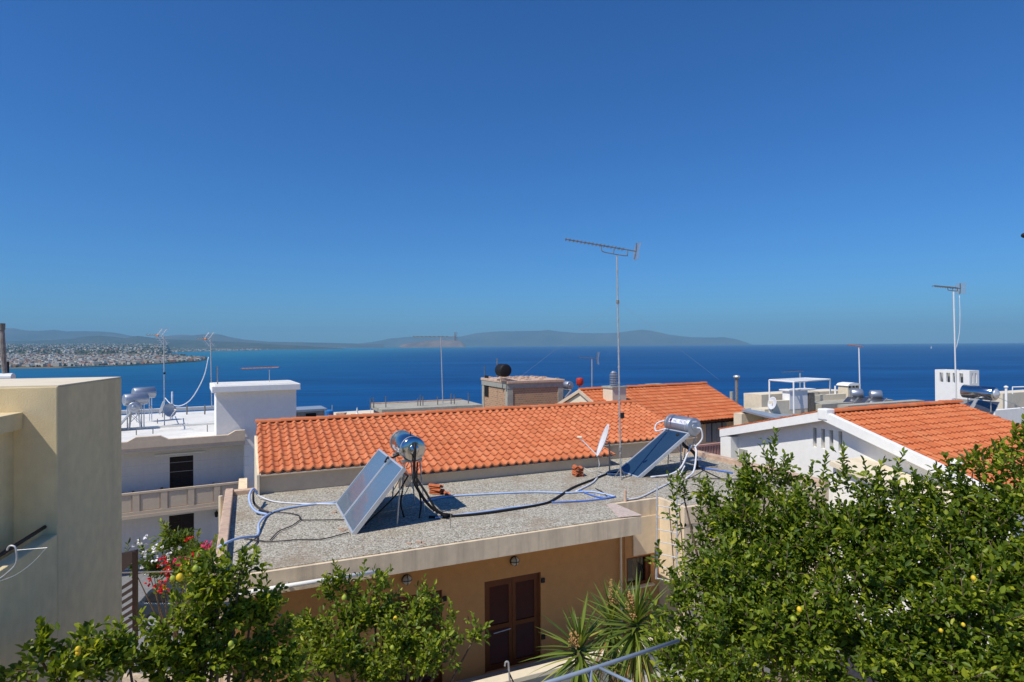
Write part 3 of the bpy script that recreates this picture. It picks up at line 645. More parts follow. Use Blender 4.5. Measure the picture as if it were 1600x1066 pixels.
# sticker with lettering on the second tank, facing the camera-left side
def on_tank(c, fr, r, along, ang): return c+fr.w*along+(-fr.u*math.cos(ang)+Z*math.sin(ang))*r
def patch(c, fr, r, a0, a1, g0, g1, n=6):
    mb = MB(); vs = []
    for i in range(n+1):
        g = g0+(g1-g0)*i/n; vs += [on_tank(c, fr, r, a0, g), on_tank(c, fr, r, a1, g)]
    mb.add(vs, [(2*i, 2*i+1, 2*i+3, 2*i+2) for i in range(n)]); return mb
patch(c2, FM, .289, .10, .93, .28, .80).build('label', 'sticker', tk2)
patch(c2, FM, .2915, .80, .90, .38, .70).build('red_mark', 'inkred', tk2)
GL = {'H': [(0, 0, 0, 6), (4, 0, 4, 6), (0, 3, 4, 3)], 'E': [(0, 0, 0, 6), (0, 0, 4, 0), (0, 3, 3, 3), (0, 6, 4, 6)], 'L': [(0, 0, 0, 6), (0, 0, 4, 0)], 'I': [(2, 0, 2, 6)],
      'O': [(0, 0, 0, 6), (4, 0, 4, 6), (0, 0, 4, 0), (0, 6, 4, 6)], 'A': [(0, 0, 2, 6), (4, 0, 2, 6), (1, 2, 3, 2)], 'K': [(0, 0, 0, 6), (0, 3, 4, 6), (0, 3, 4, 0)], 'M': [(0, 0, 0, 6), (4, 0, 4, 6), (0, 6, 2, 3), (2, 3, 4, 6)],
      'N': [(0, 0, 0, 6), (4, 0, 4, 6), (0, 6, 4, 0)], 'C': [(0, 0, 0, 6), (0, 0, 4, 0), (0, 6, 4, 6)]}
def letters(txt, c, fr, r, a_start, da, g0, g1, name, m, parent):
    mb = MB()
    for i, ch in enumerate(txt):
        if ch == ' ': continue
        for x0, y0, x1, y1 in GL[ch]:
            pa = a_start-da*(i+x0/6); pb = a_start-da*(i+x1/6); ga = g0+(g1-g0)*y0/6; gb = g0+(g1-g0)*y1/6
            mb.tube([on_tank(c, fr, r, pa, ga), on_tank(c, fr, r, pb, gb)], .006, 4)
    return mb.build(name, m, parent)
letters('HC MCN', c2, FM, .291, .70, .098, .42, .68, 'lettering', 'ink', tk2)
mb = MB(); a = c2-FM.w*.004+Z*.17; mb.box(FM, *(sorted((FM.uw(a)[0]-.09, FM.uw(a)[0]+.07))), FM.uw(a)[1]-.008, FM.uw(a)[1]-.002, a.z-.02, a.z+.03); mb.build('plate', 'sticker', tk2)
letters('HELIOM', c1, FM, .288, .95, .12, -.35, -.02, 'lettering', 'sticker', tk1)
e = c2-FM.w*.03
hose('pipe', [e-Z*.02+FM.u*.05, e-Z*.05-FM.w*.12+FM.u*.12, e-Z*.35-FM.w*.1+FM.u*.18, e-Z*.6+FM.u*.0, FM.pt(12.75, 14.8, R+.75)], .026, 'whitehose', parent=HT2)
hose('pipe', [c2+FM.w*1.15-FM.u*.2+Z*.1, c2+FM.w*1.35-FM.u*.42-Z*.02, c2+FM.w*1.3-FM.u*.5-Z*.25, q2(L2*.98, 15.7, .02)], .026, 'whitehose', parent=HT2)
hose('pipe', [FM.pt(12.7, 14.85, R+.8), FM.pt(12.5, 14.75, R+.6), FM.pt(12.1, 14.6, R+.2), FM.pt(11.6, 14.5, R+.05), FM.pt(10.9, 14.5, R+.04)], .028, 'whitehose', parent=HT2)
hose('pipe', [FM.pt(12.8, 14.8, R+.8), FM.pt(12.7, 14.6, R+.6), FM.pt(12.25, 14.2, R+.15), FM.pt(11.7, 13.9, R+.04)], .028, 'whitehose', parent=HT2)
hose('pipe', [FM.pt(12.3, 15.0, -2.85), FM.pt(12.55, 15.0, R+.8), FM.pt(12.9, 14.9, R+.5), FM.pt(13.0, 14.9, R+.04)], .05, 'black', parent=HT2)
MB().box(FM, 12.6, 13.2, 14.75, 15.1, R+.32, R+.36).build('shelf', 'galv', HT2)

# hoses lying on the gravel
RZ = R+.035
def rh(name, pts, r, m, label, z=RZ): return hose(name, [G(x, y, zz) for x, y, zz in [(p[0], p[1], p[2] if len(p) > 2 else z) for p in pts]], r, m, label)
rh('hose', [(527, 785), (480, 789), (440, 796), (418, 805), (405, 818, -3.9), (404, 832), (400, 838), (388, 839, -3.9), (370, 842, -3.8), (352, 849, -3.78), (340, 856, -3.85)], .026, 'bluehose', 'pale blue hose from the dusty collectors to the left roof edge')
rh('hose', [(527, 788), (470, 787), (430, 784), (407, 776, -3.9), (398, 770, -3.8)], .018, 'whitehose', 'thin white hose along the foot of the wall at the back left')
rh('hose', [(418, 804), (400, 799, -3.9), (391, 787, -3.75), (390, 773, -3.6), (396, 764, -3.55), (402, 772, -3.7)], .028, 'bluehose', 'pale blue hose looped up at the back left roof corner')
rh('hose', [(424, 802), (408, 796, -3.9), (397, 786, -3.8), (396, 770, -3.65), (401, 768, -3.7)], .026, 'hose', 'dark hose looped beside the pale blue one at the back left corner')
rh('hose', [(418, 800), (445, 801), (466, 805), (471, 812), (500, 812.5), (540, 812)], .012, 'hose', 'thin black cable under the dusty collectors, nearer the wall')
rh('hose', [(471, 811), (455, 822), (436, 830), (422, 844)], .012, 'hose', 'short black cable bending towards the front of the gravel roof')
rh('hose', [(380, 841), (420, 846), (470, 843), (505, 842), (545, 832)], .012, 'hose', 'thin black cable crossing the front left of the gravel')
rh('hose', [(402, 838), (401, 848), (390, 856), (376, 862)], .013, 'hose', 'short dark hose end near the left kerb')
rh('hose', [(655, 785), (700, 776), (760, 772), (830, 769), (885, 770), (925, 768.5), (961, 776)], .022, 'bluehose', 'pale blue hose straight across the gravel between the two heaters')
rh('hose', [(680, 809), (720, 804), (760, 799), (800, 793), (835, 789), (862, 783)], .022, 'bluehose', 'pale blue hose lying beside the thick black line')
rh('hose', [(670, 808), (700, 807), (750, 803), (800, 796), (850, 787), (868, 779), (895, 762), (925, 750), (950, 740), (968, 738)], .030, 'black', 'thick black hose running from the steel heater to the mast')
rh('hose', [(862, 785), (890, 784), (930, 781), (958, 777)], .018, 'dblue', 'strong blue pipe near the front right of the gravel')
rh('hose', [(905, 766), (925, 774), (945, 778), (962, 776)], .018, 'dblue', 'short strong blue pipe branching off to the vent stub')
rh('hose', [(900, 768), (925, 755), (935, 745), (945, 741), (968, 741)], .024, 'whitehose', 'white hose curving to the foot of the tall mast')
rh('hose', [(975, 781), (1000, 777), (1025, 765), (1050, 752), (1062, 742), (1070, 728, -3.7)], .02, 'whitehose', 'white hose along the wing edge up to the grey tank heater')
rh('hose', [(930, 763), (940, 768), (948, 775)], .012, 'hose', 'small black cable end by the strong blue pipes')
rh('hose', [(1010, 745), (1060, 746), (1120, 748), (1180, 749)], .014, 'hose', 'black cable behind the grey tank heater')
rh('hose', [(1093, 731), (1115, 734), (1145, 739)], .022, 'dblue', 'strong blue pipe running right from the grey tank heater')
rh('hose', [(1090, 730), (1110, 740), (1125, 747)], .016, 'hose', 'short black cable right of the grey tank heater')
# little rubble
def rubble(px, py, n, label, m='terra2'):
    mb = MB()
    c = G(px, py, R+.01)
    for i in range(n):
        p = c+Vector((random.uniform(-.18, .18), random.uniform(-.12, .12), 0)); s = random.uniform(.02, .05); mb.box(Frame(random.uniform(0, 90)), *[x for a in Frame(0).uw(p)[:1] for x in (a-s, a+s)], p.y-s, p.y+s, p.z, p.z+s) if False else mb.box(F0, p.x-s, p.x+s, p.y-s*.7, p.y+s*.7, p.z, p.z+s*.8)
    mb.build('rubble', m, label=label, cat='rubble', kind='stuff')
rubble(532, 800, 5, 'few pale stones by the far collector corner', 'oldcream'); rubble(537, 829, 4, 'pale stones under the near collector corner', 'oldcream'); rubble(650, 848, 6, 'bits of debris on the gravel below the heater', 'oldcream')
mb = MB(); a = G(704, 826, R); mb.tube([a, a+Z*.33+Vector((.01, 0, 0))], .008); mb.build('rebar_stub', 'rusty', label='thin rusty rod standing out of the gravel', cat='rod')
# stacked loose tiles
def tile_mesh():
    mb = MB(); s = 10; rows = []
    for v in (-.2, .2):
        for h in (0, -.016):
            rows.append([Vector((u*.28-.14, v, .035*math.cos(2*math.pi*(u-.3))+h)) for u in [k/s for k in range(s+1)]])
    vs = [p for r in rows for p in r]; n = s+1; fs = []
    for k in range(s):
        fs += [(k, k+1, 2*n+k+1, 2*n+k), (n+k+1, n+k, 3*n+k, 3*n+k+1), (k+1, k, n+k, n+k+1), (2*n+k, 2*n+k+1, 3*n+k+1, 3*n+k)]
    fs += [(0, 2*n, 3*n, n), (s, n+s, 3*n+s, 2*n+s)]
    me = bpy.data.meshes.new('loose_tile'); me.from_pydata([tuple(v) for v in mb.v+vs], [], fs); me.materials.append(M['terra2']); me.update(); return me
TM = tile_mesh(); ORD = ['bottom', 'second from the bottom', 'middle', 'fourth from the bottom', 'fifth from the bottom', 'topmost']
for (px, py, n, where, rz) in ((682, 772, 5, 'curved stack beside the steel tank heater', 1.2), (903, 744, 6, 'square stack below the satellite dish', .3)):
    c = G(px, py, R)
    for k in range(n):
        o = bpy.data.objects.new('loose_roof_tile', TM); COL.objects.link(o); o.scale = (.85, .85, .9); o.location = c+Vector((random.uniform(-.02, .02), random.uniform(-.02, .02), .045+k*.05)); o.rotation_euler = (random.uniform(-.04, .04), random.uniform(-.04, .04), rz+random.uniform(-.15, .15))
        tag(o, 'loose terracotta tile, %s in the %s' % (ORD[k], where), 'roof tile', 'stacked loose roof tiles')
o = bpy.data.objects.new('loose_roof_tile', TM); COL.objects.link(o); o.location = G(698, 770, R+.05); o.rotation_euler = (.2, .1, .5); o.scale = (.6, .6, .6); tag(o, 'broken pale tile piece lying right of the curved stack', 'roof tile', 'stacked loose roof tiles')

# ------------------------------------------------------------------ antennas
def yagi(label, base, top, b0, b1, n, el, ref=True, boomr=.012, mastr=.022, el_up=0, mast='galv', bracket=True, rods=.006, loops=False, color='tvmetal', group='television antennas on the roofs', rung=True):
    root = thing('tv_antenna', label, 'antenna', base, group)
    base = Vector(base); top = Vector(top); b0 = Vector(b0); b1 = Vector(b1)
    m = MB(); m.tube([base, top], mastr, 8); 
    if rung:
        L = (top-base).length; k = int(L/.45)
        for i in range(1, k): p = base.lerp(top, i/k); m.tube([p-(top-base).normalized()*.02, p+(top-base).normalized()*.02], mastr*1.45, 8)
    m.build('mast', mast, root)
    d = (b1-b0).normalized(); side = d.cross(Z).normalized(); upv = side.cross(d).normalized()
    bm = MB(); bm.tube([b0, b1], boomr, 6); bo = bm.build('boom', color, root)
    L = (b1-b0).length
    if n:
        for i in range(n):
            t = i/(n-1)*.80; p = b0+d*(L*t); m = MB(); e = el*(.75+.35*t)
            m.tube([p-side*e/2+upv*.02, p+side*e/2+upv*.02], rods, 5)
            m.tube([p-side*e/2+upv*.02, p-side*e/2-upv*.035+d*.03], rods, 5); m.tube([p-upv*.035+d*.02, p+upv*.03], rods*1.6, 5)
            m.build('element', color, bo)
    if ref:
        for sgn in (1, -1):
            m = MB(); a = b1-d*L*.01; tip = a+upv*sgn*el*.95-d*el*.25*1.0+d*el*.15
            m.tube([a, tip], boomr*1.1, 6); m.build('reflector_arm', color, bo)
            m = MB()
            for k in range(1, 8):
                q = a+(tip-a)*(k/7.)+d*el*.25*(k/7.)
                m.tube([q-side*el*.9, q+side*el*.9], rods*.7, 4)
            for s2 in (-.9, -.45, .45, .9): m.tube([a+side*el*s2, tip+side*el*s2+d*el*.25], rods*.6, 4)
            m.build('reflector_grid', 'galv', bo)
    if bracket:
        m = MB(); pa = b0+d*L*.5; pb = b0+d*L*.87; dn = -upv*L*.085
        m.tube(bez([pa, pa+dn*.7+d*.02, pa+dn+d*L*.06, pb+dn-d*L*.02, pb+dn*.7+d*.01, pb], 5), boomr*.8, 6)
        m.tube([b0+d*L*.68, b0+d*L*.68+dn], boomr*.7, 6); m.build('bracket', color, root)
    return root
ab = G(970, 748, R); Ya = ab.y
main_ant = yagi('tall mast with long many-element television antenna on the gravel roof', ab, P(964, 400, Ya), P(884, 374, Ya-.15), P(995, 393, Ya+.15), 16, .26, boomr=.016, mastr=.024, rods=.008, mast='galv')
mb = MB(); 
for k in range(3):
    a = 2*math.pi*k/3+.4; mb.tube([ab+Z*.30, ab+Vector((.22*math.cos(a), .22*math.sin(a), 0))], .014, 6)
mb.build('foot', 'rusty', main_ant)
for dx, dy in ((-3.2, 2.0), (3.6, 1.5)):
    a = P(966.5, 472, Ya); MB().tube([a, a+Vector((dx*.5, dy*.5, -1.25)), a+Vector((dx*.95, dy*.9, -2.4))], .0022, 4).build('guy_wire', 'galv', main_ant)
a = P(972, 649, Ya); MB().box(F0, a.x-.05, a.x+.05, a.y-.08, a.y-.03, a.z-.08, a.z+.08).build('junction_box', 'black', main_ant)
for py in (472, 702, 712): 
    a = ab.lerp(P(964, 400, Ya), (748-py)/348); MB().lathe(a-Z*.05, Z, [(0, .045), (.1, .045)], 8).build('clamp', 'rusty', main_ant)

def dish(label, c, face, r, arm=True, m='dish', post=None, mounted='satellite dishes on the roofs', thickness=.012, lnb_down=.9):
    c = Vector(c); face = Vector(face).normalized(); root = thing('satellite_dish', label, 'satellite dish', post if post is not None else c-Z*r, mounted)
    dp = r*.17; prof = [(dp*(k/8)**2, r*k/8+.0008) for k in range(9)]; pr = prof+[(d-thickness, rr) for d, rr in reversed(prof)]
    MB().lathe(c-face*dp, face, pr, 36).build('reflector', m, root, smooth=True)
    if arm:
        side = face.cross(Z).normalized(); dn = side.cross(face).normalized()
        if dn.z > 0: dn = -dn
        rim = c+dn*r*.95; foc = c+face*r*1.25+dn*r*.35
        MB().tube([rim-face*.05, foc], .018, 6).build('feed_arm', 'dish', root)
        MB().lathe(foc+Z*.02, c-foc, [(-.08, .03), (0, .035), (.03, .045), (.06, .045)], 12).build('receiver', 'creamw', root, smooth=True)
    if post is not None:
        post = Vector(post); MB().tube([post, Vector((post.x, post.y, c.z-.1)), c-face*(dp+.02)], .025, 8).build('stand', 'rusty', root)
    return root
dc = P(941, 688, 18.0)
du_, dw_, _ = FM.uw(dc)
face1 = Vector((-.93, .05, .36))
dish('large white satellite dish seen nearly edge on, left of the tall mast', dc, face1, .52, post=FM.pt(du_+.32, dw_+.1, R))
hose('cable', [P(934, 713, 17.9), P(936, 722, 17.9), P(935, 731, 17.9), G(925, 737, RZ), G(912, 731, RZ)], .008, 'dish', 'thin white cable hanging from the large satellite dish', cat='cable')

# ------------------------------------------------------------------ left beige building
FBu = FB
kx, ky = P(190, 590, 8.2).x, 10.0
cu, cw_, cz = FB.uw(P(190, 590, 8.2))            # far right top corner
n2u, n2w, _ = FB.onu(90, 605, cu)                    # corner where the terrace begins
B3 = thing('beige_house', 'beige rendered house corner with a terrace opening at the left edge', 'house', FB.pt(cu-2, (cw_+n2w)/2, -8.2))
MB().box(FB, cu-6, cu, n2w, cw_, -8.3, cz-.0).build('wall', 'beige', B3, bevel=.012)
MB().box(FB, cu-6, cu-.0, n2w+.02, cw_-.02, cz+.001, cz+.012).build('roof_top', 'creamw', B3)
_, sw_, sz = FB.onu(88, 836, cu)
MB().box(FB, cu-.16, cu-.002, n2w-6, n2w-.001, -8.3, sz).build('terrace_parapet', 'beige', B3, bevel=.01)
MB().box(FB, cu-6, cu-.162, n2w-6, n2w-.001, sz-1.1, sz-.9).build('terrace_floor', 'concrete', B3)
uu, ww, zb_ = FB.onw(12, 652, n2w-.3); 
MB().box(FB, uu-4, uu, n2w-1.3, n2w-.002, zb_-.16, zb_+.02).build('canopy_beam', 'beige', B3, bevel=.01)
u5 = FB.onw(4, 700, n2w-.2)[0]
MB().box(FB, u5-4, u5, n2w-.5, n2w-.003, sz-.9, zb_-.161).build('pillar', 'beige', B3)
a = FB.onu(82, 816, cu-.12); b = FB.onu(0, 871, cu-.12)
rl = MB(); rl.tube([FB.pt(cu-.12, a[1]+.02, a[2]), FB.pt(cu-.12, b[1]-1.5, a[2]+(b[2]-a[2])*1.0)], .019, 10); rl.build('handrail', 'darkwood', B3, smooth=True)
rl = MB(); rl.tube([FB.pt(cu-.12, a[1]-.05, a[2]-.02), FB.pt(cu-.1, a[1]-.05, sz)], .015); rl.build('rail_post', 'darkwood', B3)
# bracket of a clothes line hooked over the parapet
cl = thing('clothes_line_bracket', 'thin metal clothes line bracket hooked over the beige terrace parapet', 'bracket', P(5, 893, 5.0))
MB().tube(bez([P(11, 860, 5.1), P(14, 854, 5.1), P(20, 853, 5.1), P(25, 858, 5.1), P(25, 880, 5.1), P(12, 895, 5.1), P(-5, 908, 5.1)], 5), .008, 6).build('hook', 'galv', cl, smooth=True)
MB().tube([P(24, 860, 5.1), P(74, 856, 5.1)], .0035, 6).build('arm', 'galv', cl)
MB().tube(bez([P(72, 857, 5.1), P(50, 880, 5.1), P(25, 898, 5.1), P(0, 908, 5.1)], 5), .0025, 5).build('line', 'galv', cl)
# pole on its roof
pl = thing('chimney_flue', 'rusty flue pipe at the far left edge above the beige house', 'flue', P(6, 600, 14))
MB().tube([P(8, 598, 14), P(3, 515, 14)], .05, 8).build('pipe', 'rusty', pl); MB().lathe(P(3, 516, 14), Z, [(0, .06), (.16, .065), (.16, .02)], 10).build('cap', 'tvmetal', pl)
MB().tube([P(12, 600, 14.3), P(12, 565, 14.3)], .03, 8).build('flue_pipe', 'black', label='short dark pipe beside the rusty flue', cat='pipe')
MB().lathe(P(13, 590, 14), (1, .2, 0), [(-.3, .01), (-.3, .1), (.1, .1), (.1, .01)], 16).build('small_tank', 'dish', label='small white cylinder behind the beige house parapet', cat='tank')
# slatted gate behind the beige house corner
gt = thing('slatted_gate', 'dark timber slatted screen between the beige house and the car', 'gate', P(203, 1000, 13))
g0 = P(192, 930, 12.6); g1 = P(211, 930, 12.0)
MB().box(F0, P(208.0, 900, 12).x, P(213.5, 900, 12).x, 11.97, 12.05, P(210, 1010, 12).z, P(210, 862, 12).z).build('post', 'darkwood', gt)
mb = MB(); mb.prism([P(186, 866, 12.4), P(212, 860, 12.0), P(212, 873, 12.0), P(186, 897, 12.4)], Vector((0, .08, 0))); mb.build('top_panel', 'darkwood', gt)
for i in range(9):
    y = 905+i*11.5; mb = MB(); mb.prism([P(186, y+14, 12.4), P(208, y, 12.0), P(208, y+6, 12.0), P(186, y+20, 12.4)], Vector((0, .02, 0))); mb.build('slat', 'darkwood', gt)
MB().tube([P(190, 895, 12.6), P(270, 893, 13.5)], .014).build('wire', 'galv', label='thin pale cable stretched in front of the flowering shrubs', cat='cable')

# ------------------------------------------------------------------ left white house
WF = FH.uw(P(383, 680, 31.0)); wf_ = WF[1]; uR = WF[0]; zr_ = FH.onw(383, 676, wf_)[2]
B4 = thing('white_house', 'white two-storey house with taupe balcony at the left', 'house', FH.pt(uR-6, wf_+5, -11.1))
ul = uR-14
wallw = wf_+1.3
zt = zr_
dz0 = FH.onw(283, 713, wallw); dA = FH.onw(265, 715, wallw)[0]; dB = FH.onw(302, 715, wallw)[0]; dtop = dz0[2]; 
dA2 = FH.onw(264, 806, wallw)[0]; dB2 = FH.onw(303, 806, wallw)[0]; dtop2 = FH.onw(283, 804, wallw)[2]
balz = FH.onw(383, 752, wf_)[2]; bals = FH.onw(383, 786, wf_)[2]
holes = [(dA, dB, balz-.9, dtop), (dA2, dB2, -11.0, dtop2)]
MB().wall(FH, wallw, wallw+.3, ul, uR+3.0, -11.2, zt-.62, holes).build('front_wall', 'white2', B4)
for h, nm in ((holes[0], 'u'), (holes[1], 'l')):
    o = MB().box(FH, h[0], h[1], wallw+.12, wallw+.18, h[2], h[3]).build('shutter', 'blackglass', B4)
    m = MB(); um = (h[0]+h[1])/2; m.box(FH, um-.03, um+.03, wallw+.08, wallw+.115, h[2], h[3]); m.box(FH, h[0], h[0]+.06, wallw+.08, wallw+.115, h[2], h[3]); m.box(FH, h[1]-.06, h[1], wallw+.08, wallw+.115, h[2], h[3]); m.build('frame', 'darkwood', o); m = MB(); n_ = 18
    for k in range(n_):
        for xa, xb in ((h[0]+.062, um-.032), (um+.032, h[1]-.062)): zz = h[2]+(h[3]-h[2])*(k+.2)/n_; m.add([FH.pt(xa, wallw+.085, zz), FH.pt(xb, wallw+.085, zz), FH.pt(xb, wallw+.118, zz+.07), FH.pt(xa, wallw+.118, zz+.07)], ((0, 1, 2, 3),))
    m.build('slats', 'darkwood', o)
mb = MB(); mb.box(FH, ul, uR, wf_+.1, wf_+16, zt-.6, zt-.34); mb.build('roof_slab', 'whiteroof', B4)
mb = MB(); mb.box(FH, ul, uR, wf_, wf_+.28, zt-.42, zt-.07); mb.box(FH, ul, uR, wf_+.03, wf_+.25, zt-.62, zt-.422); 
for a, b in ((FH.onw(212, 690, wf_)[0], FH.onw(250, 688, wf_)[0]), (FH.onw(368, 676, wf_)[0], uR)):
    mb.prism([FH.pt(a-.35, wf_+.002, zt-.069), FH.pt(a, wf_+.002, zt+.13), FH.pt(b-(0 if b == uR else 0), wf_+.002, zt+.13), FH.pt(b+(.0 if b == uR else .35), wf_+.002, zt-.069)], FH.w*.27)
mb.build('cornice', 'taupe', B4, bevel=.008)
# terrace floor: white
MB().box(FH, ul, uR, wf_+.285, wf_+15.9, zt-.338, zt-.30).build('terrace', 'whiteroof', B4)
# balcony
mb = MB(); mb.box(FH, ul, uR, wf_, wallw-.002, bals-.12, bals+.04); mb.build('balcony_slab', 'taupe', B4)
mb = MB(); mb.box(FH, ul, uR, wf_+.02, wf_+.14, balz-.10, balz); mb.box(FH, ul, uR, wf_+.02, wf_+.14, bals+.041, bals+.2)
pan = 1.17
u = uR; k = 0
while u > ul+pan:
    mb.box(FH, u-.28, u, wf_+.03, wf_+.13, bals+.201, balz-.101); u -= pan
mb.build('balustrade', 'taupe', B4)
u = uR
while u > ul+pan:
    m = MB(); m.box(FH, u-pan+.06, u-.34, wf_+.06, wf_+.10, bals+.24, balz-.13); m.box(FH, u-pan+.004, u-.284, wf_+.085, wf_+.105, bals+.205, balz-.105); m.build('baluster_panel', 'taupe', B4); u -= pan
MB().box(FH, uR-.10, uR+.004, wf_+.15, wallw-.01, bals+.04, balz).build('balcony_end', 'taupe', B4)
mb = MB(); mb.box(FH, uR-.12, uR+.02, wf_+.0, wf_+.16, balz, balz+.12); mb.build('end_post', 'taupe', B4)
# clothes lines under the cornice: three wires
for i, z in enumerate((-.35, .2, .62)):
    zz = dtop+.1-z*1.1; MB().tube([FH.pt(ul+1, wf_+.25, zz), FH.pt(uR+.2, wf_+.25, zz)], .008, 4).build('clothes_line', 'galv', B4)
a0 = FH.onw(242, 712, wallw-.06); a1_ = FH.onw(320, 706, wallw-.06); MB().tube([FH.pt(a0[0], wallw-.06, a0[2]), FH.pt(a1_[0], wallw-.06, a0[2])], .04, 8).build('blind_box', 'white', B4)
for px, py in ((208, 770), (253, 764), (333, 757)):
    q = FH.onw(px, py, wallw-.04); MB().box(FH, q[0]-.05, q[0]+.05, wallw-.12, wallw, q[2]-.08, q[2]+.08).build('wall_fitting', 'tvmetal', B4)
q = FH.onw(338, 803, wallw-.05); lp = thing('porch_lantern', 'small dark lantern on the white wall under the taupe balcony', 'lamp', FH.pt(q[0], wallw, q[2]-.15))
MB().lathe(FH.pt(q[0], wallw-.12, q[2]-.16), Z, [(0, .03), (.03, .07), (.2, .09), (.24, .1), (.3, .02)], 8).build('lantern', 'black', lp); MB().box(FH, q[0]-.02, q[0]+.02, wallw-.12, wallw, q[2]+.12, q[2]+.16).build('arm', 'black', lp)
# stair tower
tw = wf_+.5; tl = FH.onw(338, 640, tw)[0]; tr = FH.onw(463, 640, tw)[0]; tz = FH.onw(400, 611, tw)[2]
T4 = B4
MB().box(FH, tl, tr, tw, tw+3.0, zt-.3, tz).build('stair_tower', 'white', B4)
sl0 = FH.onw(331, 611, tw-.5)[0]; sl1 = FH.onw(470, 605, tw-.5)[0]
MB().box(FH, sl0, sl1, tw-.45, tw+3.3, tz+.001, tz+.34).build('tower_roof', 'white', B4, bevel=.03)
MB().box(FH, sl0+.15, sl1-.15, tw-.3, tw+3.15, tz+.341, tz+.36).build('tower_roof_top', 'whiteroof', B4)
MB().box(FH, uR+.002, uR+3.2, tw+.02, tw+12, zt-3, zt-.28).build('rear_wing', 'white', B4)
# things on the white terrace
ZT = zt-.30
def onT(px, py): return G(px, py, ZT)
def bare_yagi(label, base, head, tip, fan=True, mastr=.03, col='tvmetal', **kw): return yagi(label, base, head, tip, head+Vector((.12, 0, .02)), **kw)
def fan_antenna(label, base, head, boom_tip, grp='television antennas on the roofs', mr=.03):
    root = thing('tv_antenna', label, 'antenna', base, grp); base = Vector(base); head = Vector(head); tip = Vector(boom_tip)
    MB().tube([base, head], mr, 6).build('mast', 'galv', root)
    d = (tip-head).normalized(); L = (tip-head).length; side = d.cross(Z).normalized()
    m = MB(); m.tube([head, tip], .018, 6)
    for t in (.5, .65, .8, .98): m.tube([head+d*L*t-side*.12, head+d*L*t+side*.12+Z*.12], .008, 4)
    m.build('boom', 'tvmetal', root)
    for sg in (1, -1):
        for off in (0, .28):
            m = MB(); a = head+d*(L*.15+off); b = a+Z*(.42*sg)-d*.25+side*.15; m.tube([a, b], .02, 5)
            for k in (.4, .7, 1.0): q = a.lerp(b, k); m.tube([q-side*.3, q+side*.3], .012, 4)
            m.build('reflector', 'dish', root)
    MB().lathe(head+d*L*.3, d, [(0, .05), (.18, .05)], 8).build('balun', 'orangebit', root)
    return root
b = onT(257, 665); A1 = fan_antenna('antenna with butterfly reflectors on the mast nearest the dishes', b, P(256, 525, b.y), P(229, 524, b.y))
a = P(257, 585, b.y); MB().lathe(a, Z, [(0, .06), (.12, .06)], 8).build('clamp', 'black', A1)
b2 = P(331, 635, 36); A2 = fan_antenna('antenna with butterfly reflectors on the mast beside the white stair tower', b2, P(329, 530, 36), P(308, 530, 36))
hose('cable', [P(326, 558, 36), P(318, 590, 36), P(300, 622, 36), P(283, 634, 36), P(268, 632, 36), P(258, 622, b.y)], .03, 'whitehose', 'white cable sagging between the two butterfly antennas', cat='cable')
MB().tube([P(340, 602, 32), P(340, 572, 32)], .03, 6).build('pole', 'rusty', label='thin rusty pole at the left edge of the tower roof', cat='pole')
MB().tube([P(269, 655, 36), P(269, 612, 36)], .05, 6).build('pole', 'whitehose', label='short white pole behind the two small dishes', cat='pole')
a = P(253, 636, 36); dish('larger of the two small dishes on the white terrace', a, Vector((-.9, -.32, .3)), .46, post=onT(254, 652)); 
a = P(265, 641, 34); dish('smaller grey dish right of the other on the white terrace', a, Vector((.86, -.42, .3)), .40, post=onT(266, 655), m='satin')
def tank_on_legs(label, c, ax, r, L, foot_z, m='steel', grp='hot water tanks on the white terrace'):
    c = Vector(c); ax = Vector(ax).normalized(); root = thing('water_tank', label, 'water tank', (c.x, c.y, foot_z), grp)
    t = MB().lathe(c-ax*L/2, ax, [(0, r*.5), (.0, r*.85), (.04, r), (L-.04, r), (L, r*.85), (L, r*.5)], 24).build('tank', m, root)
    for p in t.data.polygons: p.use_smooth = len(p.vertices) == 4
    for s in (-.3, .3):
        for d in (-.18, .18):
            q = c+ax*L*s+ax.cross(Z)*d; MB().tube([Vector((q.x, q.y, foot_z)), q-Z*r*.8], .03, 6).build('leg', 'dish', root)
    return root
tank_on_legs('polished tank on legs at the far left of the white terrace, standing highest', P(225, 614, 38), (.62, .78, 0), .36, 1.25, ZT, 'satin')
tank_on_legs('polished tank on legs between the other two', P(212, 624, 35), (.62, .78, 0), .34, 1.25, ZT, 'satin')
Hx = FH.uw(onT(206, 673)); heater('solar heater seen end on beside the beige house corner', FH, Hx[0]-.9, Hx[1], Hx[1]+1.2, ZT, .8, 1.05, 1, Hx[0]+.1, (Hx[1]-.05, Hx[1]+1.1), ZT+1.32, .30, 'coll2', 'satin')
for px, py, h in ((213, 680, 8), (239, 678, 8), (324, 675, 12), (246, 662, 9)):
    b = onT(px, py); MB().tube([b, b+Z*h*.033], .025, 6).build('rebar_stub', 'tvmetal', label={213: 'short rod at the left end of the white terrace edge', 239: 'short rod above the raised cornice of the white house', 324: 'short rod close to the white stair tower', 246: 'short rod behind the dish shadows'}[px], cat='rod')
for px, lb in ((292, 'dark post standing behind the white terrace left of the tower'), (320, 'slim post behind the terrace next to the tower mast')):
    MB().tube([P(px, 650, 42), P(px, 633, 42)], .05, 6).build('post', 'tvmetal', label=lb, cat='post')
mb = MB(); b = onT(280, 648); mb.box(FH, *sorted((FH.uw(b)[0]-8, FH.uw(b)[0]+6)), FH.uw(b)[1]+2.6, FH.uw(b)[1]+2.9, ZT, ZT+.25); mb.build('rear_parapet', 'whiteroof', B4)
